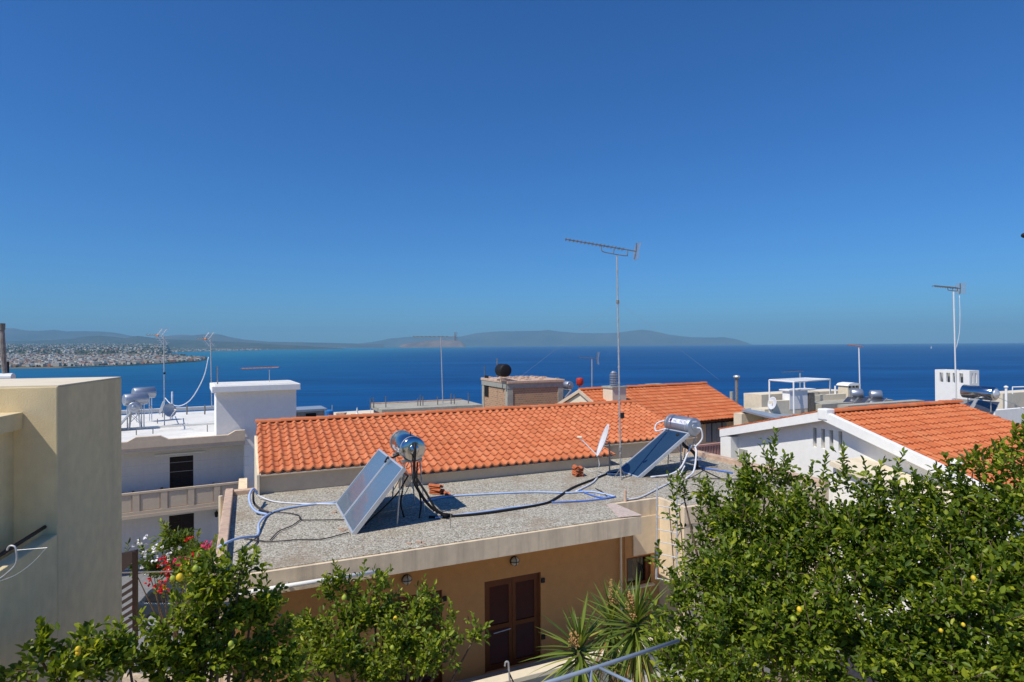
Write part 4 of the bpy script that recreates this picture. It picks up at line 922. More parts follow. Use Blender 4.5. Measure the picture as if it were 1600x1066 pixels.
mb = MB(); q = FH.uw(onT(265, 668)); mb.box(FH, q[0]-4, q[0]+7, q[1], q[1]+.12, ZT, ZT+.12); mb.build('terrace_step', 'whiteroof', B4)

# small antenna and cable head above the tower
yagi('small pinkish antenna on a short mast above the white tower roof', P(421, 600, 34), P(421, 578, 34), P(378, 576, 34.5), P(436, 574, 33.8), 9, .35, ref=False, bracket=False, mastr=.02, rung=False, color='orangebit', rods=.012, boomr=.02)
# middle distance roofs between the tower and the brick block
sh = thing('rooftop_shed', 'low grey shed roof right of the white tower', 'shed', P(482, 668, 42))
s0 = FH.uw(P(464, 660, 42)); s1 = FH.uw(P(502, 660, 42))
MB().box(FH, s0[0], s0[0]+1.9, s0[1], s0[1]+2, P(480, 690, 42).z, P(480, 644, 42).z).build('wall', 'concrete', sh)
MB().box(FH, s0[0]-.1, s0[0]+2.05, s0[1]-.15, s0[1]+2.2, P(480, 644, 42).z+.001, P(480, 641, 42).z+.02).build('roof', 'sheet', sh)
MB().box(FH, s0[0]+.6, s0[0]+1.3, s0[1]-.03, s0[1]-.002, P(480, 690, 42).z, P(480, 647, 42).z).build('opening', 'dark', sh)  # dark sheet on the solid wall, painted as the shade inside an opening
MB().box(FH, s0[0]-1.1, s0[0]-.12, s0[1]-.2, s0[1]+2, P(470, 690, 42).z, P(470, 642, 42).z).build('side_block', 'creamw', sh)
fr_ = thing('far_flat_roof', 'pale flat roof strip with a blue tank behind the orange roof', 'house', P(530, 700, 60))
s = FH.uw(P(490, 657, 60)); MB().box(FH, s[0], s[0]+8.5, s[1], s[1]+6, -30, P(530, 656, 60).z).build('roof', 'creamw', fr_)
a = P(513, 656, 60); MB().lathe(Vector((a.x, a.y, a.z-.2)), Z, [(0, .5), (1.1, .52), (1.2, .3), (1.2, .05)], 16).build('water_barrel', 'bluetank', label='small blue water tank on the pale flat roof', cat='tank')
MB().tube([P(519, 657, 60), P(519, 633, 60)], .05, 5).build('pole', 'galv', label='thin pole beside the small blue water tank', cat='pole')
ch = thing('small_chimney', 'stubby chimney with brown top right of the blue tank', 'chimney', P(532, 660, 60))
a = P(532, 655, 60); MB().box(F0, a.x-.4, a.x+.35, a.y, a.y+.8, a.z-.6, a.z+.45).build('stack', 'concrete', ch); MB().box(F0, a.x-.45, a.x+.4, a.y-.05, a.y+.85, a.z+.451, a.z+.6).build('cap', 'oldcream', ch)
# white spires
for px, top, w, lb in ((558, 636, 9, 'tallest white triangular finial left of the concrete slab'), (579, 638, 3.5, 'thin white finial standing behind the slab edge'), (599, 638, 2, 'smallest white finial behind the slab edge')):
    c = P(px, 652, 55); h = (652-top)/F*55; r = w/F*55/2
    MB().lathe(c-Z*.6, Z, [(0, r*1.3), (.6, r*1.1), (.6+h*.35, r*.5), (.6+h*.45, r*.28), (.6+h*.75, r*.22), (.6+h, .002)], 8).build('white_finial', 'white', label=lb, cat='finial', group='white finials behind the concrete slab')
# concrete slab roof with rebar
B5 = thing('unfinished_house', 'unfinished concrete roof slab with brick stair room behind the orange roof', 'house', P(690, 680, 42))
zS = P(753, 633, 40).z
q0 = FM.onz(556, 645, zS); q1_ = FM.onz(756, 633.5, zS)
wS = min(q0[1], q1_[1])
s0 = FM.uw(P(556, 645, 40)); 
wS = FM.uw(P(750, 640, 40))[1]; uS1 = FM.uw(P(752, 640, 40))[0]; uS0 = FM.onw(600, 650, wS)[0]; zS = FM.onw(752, 638, wS)[2]
MB().box(FM, uS0, uS1, wS, wS+3.4, -26, zS-.001).build('wall', 'concrete', B5)
MB().box(FM, uS0-.2, uS1, wS-.3, wS+3.6, zS, zS+.28).build('roof_slab', 'concrete', B5, bevel=.02)
MB().box(FM, uS0-.2, uS1-.2, wS+3.3, wS+3.5, zS+.281, zS+.36).build('slab_edge', 'oldcream', B5)
i = 0
for px in (579, 584, 603, 653, 657, 661, 684, 705, 710, 732):
    q = FM.onw(px, 640, wS+.8)[0]; a = FM.pt(q, wS+.8, zS+.28); m = MB(); m.tube([a, a+Z*random.uniform(.45, .75)], .035, 5); m.build('rebar', 'tvmetal', B5)
a = FM.onw(692, 640, wS+1.5); b = FM.pt(a[0], wS+1.5, zS+.28); yagi('thin antenna on tall grey mast above the concrete slab', b, P(689, 527, b.y), P(646, 526, b.y+.6), P(712, 526, b.y-.3), 9, .3, mastr=.036, rung=False, rods=.011, boomr=.018, bracket=False)
# brick stair room
cb = FM.uw(P(793, 620, 42)); cu0, cw0 = cb[0], cb[1]; zbt = P(793, 600, 42).z
ur = FM.onw(880, 620, cw0)[0]; wl = FM.onu(753, 620, cu0)[1]
BB = B5
MB().box(FM, cu0+.06, ur-.06, cw0+.06, wl-.06, -14, zbt-.0).build('brick_infill', 'brick', B5)
for (a, b) in ((cu0, cw0), (ur-.42, cw0), (cu0, wl-.42), (ur-.42, wl-.42)):
    MB().box(FM, a, a+.42, b, b+.42, -14, zbt-.35).build('concrete_column', 'concrete', B5)
MB().box(FM, cu0-.02, ur+.02, cw0-.02, cw0+.30, zbt-.349, zbt-.002).build('ring_beam', 'concrete', B5)
MB().box(FM, cu0-.03, cu0+.25, cw0+.302, wl, zbt-.349, zbt-.002).build('ring_beam', 'greywall', B5)
MB().box(FM, cu0-.06, ur+.10, cw0-.10, wl+.1, zbt, zbt+.20).build('roof_slab', 'oldcream', B5, bevel=.03)
mb = MB()
for i in range(60):
    u = random.uniform(cu0, ur); w = random.uniform(cw0, wl); s = random.uniform(.05, .16); mb.box(FM, u-s, u+s, w-s, w+s, zbt+.201, zbt+.201+s*.5)
mb.build('debris', 'oldcream', B5, kind='stuff')
q = FM.onu(760, 640, cu0); MB().box(FM, cu0+.03, cu0+.055, q[1]-.35, q[1]+.45, zS+.28, zS+1.9).build('doorway_shade', 'dark', B5)  # dark sheet over the brick, painted as the shade inside a doorway
c = P(791, 579, 42); bt = thing('black_water_tank', 'black ribbed water tank lying on top of the brick stair room', 'water tank', c-Z*.5)
pr = [(0, .1), (0, .36), (.05, .44)]+[(.05+k*.1, .44+(.02 if k % 2 else 0)) for k in range(1, 10)]+[(1.05, .36), (1.1, .1)]
MB().lathe(c-FM.w*.2-FM.u*.1, FM.w, pr, 24).build('tank', 'black', bt, smooth=True)
for s in (0, .7): MB().box(FM, FM.uw(c)[0]-.45, FM.uw(c)[0]+.3, FM.uw(c)[1]+s-.1, FM.uw(c)[1]+s+.05, zbt+.201, zbt+.34).build('support', 'oldcream', bt)
MB().tube([P(757, 590, 43), P(757, 571, 43)], .03, 5).build('pole', 'tvmetal', label='dark thin rod at the left corner of the brick room', cat='rod')
MB().tube([P(777, 590, 43), P(777, 560, 43)], .04, 5).build('pole', 'rusty', label='reddish thin rod left of the black water tank', cat='rod')

# ------------------------------------------------------------------ second orange roof (far)
zR = -2.8; ra_ = FH.onz(1098, 601, zR); ur2 = ra_[0]; wr2 = ra_[1]; la_ = FH.onw(913, 608, wr2); ul2 = la_[0]
ee = FH.onu(1177, 652, ur2); we2, ze2 = ee[1], ee[2]
B6 = thing('hip_roof_house', 'cream house with far orange tiled roof and a metal-topped chimney', 'house', FH.pt((ul2+ur2)/2, we2+3, -20))
tiles(FH, ul2-.35, ur2+.3, we2, ze2, wr2, zR, 'roof', 'tilef', B6, pitch=.28, row=.36, amp=.024, seg=6)
mb = MB(); mb.prism([FH.pt(ul2-.3, we2+.02, ze2-.06), FH.pt(ul2-.3, wr2, zR-.06), FH.pt(ul2-.3, wr2, zR), FH.pt(ul2-.3, we2+.02, ze2)], FH.u*(ur2-ul2+.55)); mb.build('roof_deck', 'woodl', B6)
wb = wr2+(wr2-we2)
mb = MB(); mb.prism([FH.pt(ul2-.3, wr2+.01, zR-.06), FH.pt(ul2-.3, wb, ze2-.06), FH.pt(ul2-.3, wb, ze2+.04), FH.pt(ul2-.3, wr2+.01, zR+.06)], FH.u*(ur2-ul2+.55)); mb.build('back_slope', 'tilef', B6)
ridge_caps(FH, ul2-.35, ur2+.3, wr2, zR+.07, B6, 'tilef', r=.13, step=.45)
MB().prism([FH.pt(ul2-.28, we2+.6, ze2+.1), FH.pt(ul2-.28, wr2, zR-.1), FH.pt(ul2-.28, wb-.6, ze2+.1)], FH.u*.1).build('gable', 'creamw', B6)
for sgn, w_e in ((0, we2), (1, wb)):
    mb = MB(); mb.prism([FH.pt(ul2-.42, w_e, ze2-.10), FH.pt(ul2-.42, wr2, zR-.10), FH.pt(ul2-.42, wr2, zR+.10), FH.pt(ul2-.42, w_e, ze2+.10)], FH.u*.06); mb.build('bargeboard', 'taupe', B6)
MB().box(FH, ul2-.28, ur2-.2, we2+.8, wb-.6, -20, ze2+.05).build('wall', 'creamw', B6)
MB().box(FH, ul2+.5, ur2-.3, we2+.74, we2+.798, ze2-1.9, ze2-.05).build('front_wall', 'taupe', B6)
for px in (1112, 1128):
    q = FH.onw(px, 675, we2+.7); o = MB().box(FH, q[0]-.42, q[0]+.42, we2+.70, we2+.737, q[2]-.6, q[2]+.7).build('window', 'pipegrey', B6); MB().box(FH, q[0]-.02, q[0]+.02, we2+.67, we2+.699, q[2]-.6, q[2]+.7).build('mullion', 'dark', o)
for k in range(30):
    u = ul2+(ur2-ul2)*(k+.5)/30; 
    if u > FH.onw(1080, 660, we2)[0]: MB().box(FH, u-.06, u+.06, we2+.05, we2+.78, ze2-.16, ze2-.062).build('rafter_end', 'darkwood', B6)
q = FH.onw(968, 632, we2+2.1); cu_, cwid = q[0], .45
MB().box(FH, cu_-.5, cu_+.5, we2+2.1, we2+3.0, ze2, FH.onw(968, 606.5, we2+2.1)[2]).build('chimney_stack', 'creamw', B6)
zc = FH.onw(968, 606.5, we2+2.1)[2]; MB().box(FH, cu_-.56, cu_+.56, we2+2.04, we2+3.06, zc+.001, zc+.09).build('chimney_cap', 'concrete', B6)
fl = MB(); base = FH.pt(cu_-.1, we2+2.5, zc+.09); fl.lathe(base, Z, [(0, .17)]+[x for k in range(5) for x in ((.05+k*.14, .17), (.07+k*.14, .24), (.13+k*.14, .24), (.15+k*.14, .17))]+[(.78, .2), (.88, .1)], 14); fl.build('chimney_cowl', 'satin', B6)
# pink balustrade
bl = thing('pink_balustrade', 'pink balustrade below the far orange eaves', 'railing', P(1105, 712, 31))
qa = FH.uw(P(1086, 706, 30)); qb = FH.uw(P(1127, 702, 31)); wbq = qa[1]
for z0_, z1_ in ((P(1105, 697, 30.5).z, P(1105, 694, 30.5).z), (P(1105, 716, 30.5).z, P(1105, 712, 30.5).z)): MB().box(FH, qa[0], qb[0]+1.5, wbq, wbq+.15, z0_, z1_).build('rail', 'pinkrail', bl)
for k in range(14): u = qa[0]+k*.2; MB().box(FH, u, u+.09, wbq+.03, wbq+.12, P(1105, 712, 30.5).z, P(1105, 697, 30.5).z).build('baluster', 'pinkrail', bl)
# behind: small heater and red vessel left of the gable, poles on the right
Hq = FH.uw(P(889, 628, 46)); heater('small solar heater between the brick room and the cream gable', FH, Hq[0]-1.1, Hq[1], Hq[1]+2.2, P(890, 636, 46).z, 1.3, 1.3, 1, Hq[0]+.35, (Hq[1]+.3, Hq[1]+1.7), P(889, 603, 46).z, .32, 'coll2', 'satin')
ev = thing('red_pressure_vessel', 'small bright red vessel on a thin pipe above the cream gable', 'pressure vessel', P(906, 618, 45)); a = P(906, 603, 45)
MB().lathe(a-Z*.0, Z, [(0, .05), (.05, .22), (.12, .27), (.5, .27), (.58, .22), (.62, .05)], 16).build('vessel', 'redpaint', ev, smooth=True); MB().tube([a-Z*1.0, a], .04, 6).build('pipe', 'tvmetal', ev)
yagi('faint grey antenna on thin mast above the far orange ridge', P(925, 606, 48), P(925, 561, 48), P(905, 559, 48), P(934, 560, 48), 6, .5, mastr=.05, rung=False, rods=.015, boomr=.02, bracket=False, ref=True)
for px, t, lb, w in ((1143, 612, 'short pale pipe right of the far orange roof', .12), (1151, 590, 'tall rusty double flue right of the far orange roof', .12)):
    f_ = thing('flue_pipe', lb, 'flue', P(px, 640, 44)); MB().tube([P(px, 650, 44), P(px, t, 44)], w*(1 if px > 1145 else 1.1), 8).build('pipe', 'concrete' if px < 1145 else 'rusty', f_)
    if px > 1145: MB().lathe(P(px, t, 44), Z, [(-.05, .2), (.05, .26), (.15, .2), (.18, .02)], 10).build('cap', 'galv', f_)
MB().box(FH, *(lambda q: (q[0]-.7, q[0]+.8, q[1], q[1]+.5))(FH.uw(P(1024, 604, 50))), P(1024, 606, 50).z-.6, P(1024, 600, 50).z).build('roof_hatch', 'concrete', label='small dark hatch peeping over the far orange ridge', cat='hatch')

# ------------------------------------------------------------------ right white gabled house
UG = FM.uw(P(1470, 735, 15.5))[0]
wN, zN = FM.onu(1474, 737, UG)[1:]; wFa, zFa = FM.onu(1125, 676, UG)[1:]; wP, zP = FM.onu(1286, 649, UG)[1:]
UGR = FM.onw(1500, 627, wP)
q = FM.onz(1497, 628, zP+.1); URr = q[0]
B7 = thing('white_gabled_house', 'white gabled house with orange tiled roof at the right', 'house', FM.pt(UG+3, wP, -8.2))
sN = (zP-zN)/(wP-wN); wNN = wN-1.6; zNN = zN-1.6*sN     # roof runs on below, hidden by the lemon trees
tiles(FM, UG+.12, URr, wNN, zNN, wP, zP, 'roof', 'tilef', B7, pitch=.23, row=.34, amp=.026)
sF = (zP-zFa)/(wFa-wP)
def band(wa, za, wb2, zb2, th, name='bargeboard', m='white', u=UG-.02, d=.2, up=.12):
    return MB().prism([FM.pt(u, wa, za-th), FM.pt(u, wb2, zb2-th), FM.pt(u, wb2, zb2+up), FM.pt(u, wa, za+up)], FM.u*d).build(name, m, B7)
band(wNN, zNN, wP, zP, .16); band(wP, zP, wFa, zFa, .16)
mb = MB(); mb.prism([FM.pt(UG+.15, wNN, zNN-.06), FM.pt(UG+.15, wP, zP-.06), FM.pt(UG+.15, wP, zP), FM.pt(UG+.15, wNN, zNN)], FM.u*(URr-UG-.2)); mb.build('roof_deck', 'white', B7)
mb = MB(); mb.prism([FM.pt(UG+.15, wP, zP-.06), FM.pt(UG+.15, wFa, zFa-.06), FM.pt(UG+.15, wFa, zFa+.09), FM.pt(UG+.15, wP, zP+.09)], FM.u*(URr-UG-.2)); mb.build('back_slope', 'tilef', B7)
ridge_caps(FM, UG+.3, URr, wP, zP+.1, B7, 'tilef', r=.11)
MB().box(FM, UG-.05, UG+.32, wP-.17, wP+.17, zP-.14, zP+.20).build('apex_block', 'white', B7, bevel=.03)
# thin line of tiles along the far rake
mb = MB()
n_ = 26
for k in range(n_):
    a = k/n_; w = wP+.25+(wFa-wP-.25)*a; z = zP+(zFa-zP)*((w-wP)/(wFa-wP))+.125; mb.prism([FM.pt(UG, w, z), FM.pt(UG, w+.26, z-.26*sF+.02), FM.pt(UG, w+.26, z-.26*sF+.055), FM.pt(UG, w, z+.045)], FM.u*.17)
mb.build('verge_tiles', 'tilef', B7)
# gable wall with four slots, set back under the verge; slots cut by splitting into boards
ug = UG+.36
FP = Frame(23.9+90)     # frame whose u runs along w, and whose w runs along -u
def gp_(w, z, u): return FM.pt(u, w, z)
slots = []
for px0, px1 in ((1270, 1276), (1283, 1289), (1296, 1302), (1310, 1316)):
    a = FM.onu(px0, 686, ug); b = FM.onu(px1, 686, ug); slots.append((min(a[1], b[1]), max(a[1], b[1])))
sz0 = FM.onu(1290, 702, ug)[2]; sz1 = FM.onu(1290, 671, ug)[2]
def roofz(w): return (zP-(w-wP)*sF if w > wP else zP-(wP-w)*sN)-.1
cuts = sorted({wNN+.3, wFa-.15, wP, *[x for s_ in slots for x in s_]})
gm = MB()
for a, b in zip(cuts, cuts[1:]):
    inslot = any(s_[0] <= (a+b)/2 <= s_[1] for s_ in slots)
    segs = [(-8.3, None)] if not inslot else [(-8.3, sz0), (sz1, None)]
    for z0_, z1_ in segs:
        gm.prism([gp_(a, z0_, ug), gp_(b, z0_, ug), gp_(b, roofz(b) if z1_ is None else z1_, ug), gp_(a, roofz(a) if z1_ is None else z1_, ug)], FM.u*.3)
gm.build('gable_wall', 'white', B7)
for s_ in slots: MB().box(FM, ug+.12, ug+.16, s_[0], s_[1], sz0, sz1).build('slot_window', 'concrete', B7)
# corner pier at far end and the recess beside it
MB().box(FM, UG, UG+.5, wFa-.55, wFa-.02, -8, zFa-.1).build('corner_pier', 'white', B7)
q = FM.onu(1155, 705, ug); q2_ = FM.onu(1168, 720, ug)
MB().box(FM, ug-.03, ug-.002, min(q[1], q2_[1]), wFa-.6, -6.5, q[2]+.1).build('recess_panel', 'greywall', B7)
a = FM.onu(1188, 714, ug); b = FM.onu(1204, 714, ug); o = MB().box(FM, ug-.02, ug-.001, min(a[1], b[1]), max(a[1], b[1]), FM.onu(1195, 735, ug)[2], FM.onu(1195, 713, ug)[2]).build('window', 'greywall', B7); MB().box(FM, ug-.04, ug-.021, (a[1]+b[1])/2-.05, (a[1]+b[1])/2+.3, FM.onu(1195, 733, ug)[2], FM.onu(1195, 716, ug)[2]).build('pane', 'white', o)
MB().box(FM, UG+.3, URr-.4, wNN+.4, wNN+.6, -8.3, zNN-.1).build('side_wall', 'white', B7)
# lower porch roof with cream slope and white wall in front of the gable
pu0, pu1 = UG-1.1, ug-.004
za_ = FM.onu(1322, 722, UG-.4); zb2_ = FM.onu(1440, 752, UG-.4)
mb = MB(); mb.prism([FM.pt(pu0, za_[1], za_[2]-.05), FM.pt(pu0, zb2_[1]-1.2, zb2_[2]-.55), FM.pt(pu0, zb2_[1]-1.2, zb2_[2]-.4), FM.pt(pu0, za_[1], za_[2]+.09)], FM.u*(pu1-pu0)); mb.build('porch_roof', 'creamw', B7)
mb = MB(); mb.prism([FM.pt(pu0+.15, za_[1], -8), FM.pt(pu0+.15, zb2_[1]-1.1, -8), FM.pt(pu0+.15, zb2_[1]-1.1, zb2_[2]-.6), FM.pt(pu0+.15, za_[1], za_[2]-.12)], FM.u*.2); mb.build('porch_wall', 'white', B7)
mb = MB(); mb.prism([FM.pt(pu0+.352, za_[1]-.2, -8), FM.pt(pu0+.352, za_[1]-.0, -8), FM.pt(pu0+.352, za_[1]-.0, za_[2]-.1), FM.pt(pu0+.352, za_[1]-.2, za_[2]-.12)], FM.u*1.1); mb.build('porch_side', 'white', B7)
# little vent cowl poking through the leaves
vc = thing('roof_vent', 'small white capped vent on the lower edge of the right orange roof', 'vent', P(1492, 735, 14.6)); a = P(1492, 722, 14.6)
MB().lathe(a-Z*.22, Z, [(0, .09), (.2, .09), (.2, .02)], 14).build('vent_neck', 'dark', vc); MB().lathe(a-Z*.02, Z, [(0, .17), (.03, .17), (.1, .03), (.1, .005)], 16).build('cap', 'white', vc); MB().lathe(a-Z*.5, Z, [(0, .12), (.28, .12), (.28, .05)], 14).build('vent_base', 'white', vc)
# white vented chimney tower behind
tY = 25.0; ct = thing('white_chimney_tower', 'white slotted chimney tower rising behind the right orange roof', 'chimney', P(1495, 640, tY))
a = FM.uw(P(1462, 600, tY)); b = FM.onw(1515, 600, a[1]); c = FM.onu(1530, 600, b[0]); ztop = FM.onw(1490, 578, a[1])[2]; zsl0 = FM.onw(1490, 598, a[1])[2]; zsl1 = FM.onw(1490, 582, a[1])[2]
FR_ = Frame(23.9-90)
cor = FM.uw(P(1515, 600, tY)); uc, wc = cor[0], cor[1]; wfar = FM.onu(1461, 600, uc)[1]; ur_ = FM.onw(1530, 600, wc)[0]
ztop = FM.onu(1490, 578.5, uc)[2]; zs0 = FM.onu(1490, 598, uc)[2]; zs1 = FM.onu(1490, 583, uc)[2]
hh = []
for x in (1471, 1481.5, 1491.5, 1502):
    w_ = FM.onu(x, 590, uc)[1]; hh.append((-w_-.075, -w_+.075, zs0, zs1))
MB().wall(FR_, uc, uc+.10, -wfar, -wc, -9, ztop, hh).build('front', 'white', ct)
hh = [(x-.05, x+.05, zs0, zs1) for x in (FM.onw(1519.5, 590, wc)[0], FM.onw(1525, 590, wc)[0])]
MB().wall(FM, wc+.001, wc+.10, uc+.101, ur_, -9, ztop-.001, hh).build('side', 'white', ct)
MB().box(FM, ur_-.1, ur_-.001, wc+.101, wfar, -9, ztop-.002).build('back', 'white', ct)
MB().box(FM, uc+.101, ur_-.101, wfar-.1, wfar-.001, -9, ztop-.002).build('side', 'white', ct)
MB().box(FM, uc+.30, uc+.32, wc+.3, wfar-.2, -9, ztop-.05).build('flue_lining', 'greywall', ct)
a = (0, wc+.06, 0)
q = FM.onu(1494, 628, uc-.05); ab2 = FM.pt(uc-.05, q[1], q[2]); Y2 = ab2.y
AN2 = yagi('television antenna on a white mast fixed to the white chimney tower', ab2, P(1490, 456, Y2), P(1460, 447, Y2-.2), P(1501, 451, Y2+.2), 9, .24, boomr=.02, mastr=.028, rods=.01, mast='dish', rung=False)
MB().tube(bez([P(1499, 462, Y2), P(1500, 490, Y2), P(1499, 520, Y2), P(1494, 545, Y2)], 5), .012, 6).build('cable', 'whitehose', AN2, smooth=True)
hY = 21.5; q = FM.uw(P(1516, 640, hY)); 
zz0 = P(1530, 655, hY).z
Hh = thing('solar_water_heater', 'polished tank heater with two grey collectors beside the white chimney tower', 'solar heater', P(1530, 655, hY), 'solar water heaters on the roofs')
# this one faces the viewer's side: collectors along u
def coll(pxs, nm='collector'):
    c_ = [P(*x) for x in pxs]; n_ = (c_[1]-c_[0]).cross(c_[3]-c_[0]).normalized()
    o = MB().prism(c_, n_*-.08).build(nm, 'alu', Hh)
    ctr = sum(c_, Vector())/4; inn = [ctr+(x-ctr)*.93+n_*.003 for x in c_]; MB().prism(inn, n_*.006).build('glass', 'coll3', o)
coll([(1499, 634, 23.8), (1512, 642, 23.6), (1522, 625.5, 24.6), (1489, 622, 24.8)])
coll([(1515, 646, 23.3), (1549, 654, 23.1), (1563, 628, 24.1), (1528, 625, 24.3)])
t0 = P(1505, 611, 24.4); t1 = P(1556, 616, 23.3); ax = (t1-t0).normalized(); Lt = (t1-t0).length
tk = MB().lathe(t0, ax, [(0, .2), (0, .21), (.04, .27), (Lt-.04, .27), (Lt, .23), (Lt, .2)], 32).build('tank', 'steel', Hh)
for p in tk.data.polygons: p.use_smooth = len(p.vertices) == 4
MB().lathe(t1, ax, [(0, .2), (.04, .18), (.05, .1), (.12, .06), (.12, .01)], 16).build('end_cover', 'alu', tk, smooth=True)
for t in (.15, .85):
    p_ = t0.lerp(t1, t); MB().tube([p_-Z*.27, p_-Z*1.3], .02, 6).build('leg', 'galv', Hh)
MB().tube([t1-Z*.1, P(1590, 634, 23.5), P(1600, 640, 23.5)], .01, 5).build('wire', 'galv', Hh)
# far right cream block and white parapet
fb = thing('cream_rooftop_block', 'cream rooftop block with white parapet at the right edge', 'house', P(1590, 660, 30))
q = FM.uw(P(1567, 640, 30)); MB().box(FM, q[0], q[0]+6, q[1], q[1]+.9, -14, FM.onw(1568, 615, q[1])[2]).build('block', 'creamw', fb)
q = FM.uw(P(1555, 650, 26)); MB().box(FM, q[0], q[0]+7, q[1], q[1]+.2, -14, FM.onw(1560, 641, q[1])[2]).build('parapet', 'white', fb)
wp = thing('white_vent_pipe', 'white vent pipe with flat cap before the cream rooftop block', 'pipe', P(1572, 645, 27)); MB().tube([P(1572, 650, 27), P(1572, 606, 27)], .05, 10).build('pipe', 'white', wp); MB().lathe(P(1572, 606, 27), Z, [(0, .08), (.05, .09), (.09, .03)], 12).build('cap', 'white', wp)
fr2 = thing('rooftop_railing', 'thin white metal frame on top of the cream rooftop block', 'frame', P(1585, 615, 30)); MB().tube([P(1582, 616, 30), P(1582, 605, 30), P(1603, 604.5, 30)], .03, 6).build('bar', 'white', fr2)
# dark lamp end at the very right edge of the view
sl2 = thing('eave_lamp', 'dark rounded fitting poking in at the right edge of the sky', 'lamp', P(1602, 368, 6)); MB().lathe(P(1596.4, 368, 6), (1, 0, 0), [(0, .004), (.006, .018), (.02, .026), (.09, .028), (.3, .02)], 12).build('fitting', 'black', sl2, smooth=True)

# ------------------------------------------------------------------ roofs between the far orange roof and the gabled house
rr = thing('cream_roof_terrace_house', 'cream roof terrace with pergola frame and white cubicle', 'house', P(1300, 660, 34))
zf = P(1300, 640, 36).z
def bx(name, x0, x1, y0, y1, Y, d, m, parent=rr, fr=FM, bev=0):
    """box whose front left and right edges are at px x0,x1 and whose front spans py y0(top)-y1(bottom) at left edge depth Y"""
    a = fr.uw(P(x0, (y0+y1)/2, Y)); b = fr.onw(x1, (y0+y1)/2, a[1]); return MB().box(fr, a[0], b[0], a[1], a[1]+d, fr.onw(x0, y1, a[1])[2], fr.onw(x0, y0, a[1])[2]).build(name, m, parent, bevel=bev)
bx('terrace_wall', 1190, 1322, 617, 650, 38, 1.5, 'creamw'); bx('parapet', 1208, 1262, 627, 668, 33, .3, 'creamw'); bx('parapet', 1274, 1322, 618, 645, 36, .3, 'creamw')
bx('cubicle', 1234, 1262, 611, 640, 33.5, .5, 'white'); bx('cubicle_roof', 1233, 1275, 609.5, 611.4, 33.4, .7, 'white'); bx('cubicle_door', 1264, 1273, 615, 648, 34.1, .3, 'tvmetal')
bx('flat_roof', 1284, 1396, 632, 650, 34, 2.0, 'concrete'); bx('roof_edge', 1325, 1445, 634, 650, 31, .6, 'concrete')
bx('base', 1195, 1330, 640, 700, 34, 1, 'creamw')
pg = thing('white_pergola_frame', 'white metal pergola frame standing on the cream roof terrace', 'pergola', P(1245, 640, 37))
pc = [(1202, 593, 35), (1297, 592.5, 36), (1256, 590, 40), (1239, 594, 33)]
pa, pb_ = P(1202, 594, 36), P(1297, 593, 37.5)
PT = [pa, P(1240, 597, 33.2), pb_, P(1257, 591, 41)]
for a, b in zip(PT, PT[1:]+PT[:1]): MB().tube([a, b], .045, 6).build('beam', 'white', pg)
for i, p_ in enumerate(PT): MB().tube([p_, Vector((p_.x, p_.y, P(1250, 622, 36).z-.6))], .045, 6).build('post', 'white', pg)
mb = MB()
for k in range(1, 10): mb.tube([PT[0].lerp(PT[1], k/10), PT[3].lerp(PT[2], k/10)], .03, 5)
mb.build('slats', 'white', pg)
MB().tube([P(1305, 640, 37), P(1305, 603, 37)], .05, 6).build('pole', 'white', label='short white pole right of the pergola frame', cat='pole')
yagi('faint low antenna behind the white pergola frame', P(1250, 620, 42), P(1250, 583, 42), P(1222, 582, 42), P(1256, 580, 42), 6, .4, mastr=.045, rung=False, rods=.012, bracket=False, ref=False)
yagi('pinkish antenna on a slim white mast right of the pergola', P(1344, 625, 40), P(1342, 543, 40), P(1326, 539, 40), P(1350, 542, 40), 8, .35, mastr=.04, mast='dish', rung=False, rods=.014, bracket=False, ref=False, color='orangebit')
cc = thing('cream_chimney', 'cream chimney with arched white cap near the slim mast', 'chimney', P(1334, 625, 38)); a = FM.uw(P(1325, 610, 38)); b = FM.onw(1343, 610, a[1])[0]
zt_ = P(1334, 603, 38).z; MB().box(FM, a[0], b, a[1], a[1]+.7, zt_-1.3, zt_-.15).build('stack', 'creamw', cc)
for k in range(4): u = a[0]+(b-a[0]-.1)*k/3; MB().box(FM, u, u+.1, a[1], a[1]+.69, zt_-.149, zt_).build('pillar', 'creamw', cc)
MB().box(FM, a[0]+.05, b-.05, a[1]+.1, a[1]+.6, zt_-.148, zt_-.001).build('shade_block', 'dark', cc)  # solid near-black block painted as the shade between the pillars
MB().prism([FM.pt(a[0]-.08, a[1]-.06, zt_+.001), FM.pt(b+.08, a[1]-.06, zt_+.001), FM.pt(b-.1, a[1]-.06, zt_+.14), FM.pt((a[0]+b)/2, a[1]-.06, zt_+.19), FM.pt(a[0]+.1, a[1]-.06, zt_+.14)], FM.w*.85).build('cap', 'white', cc)
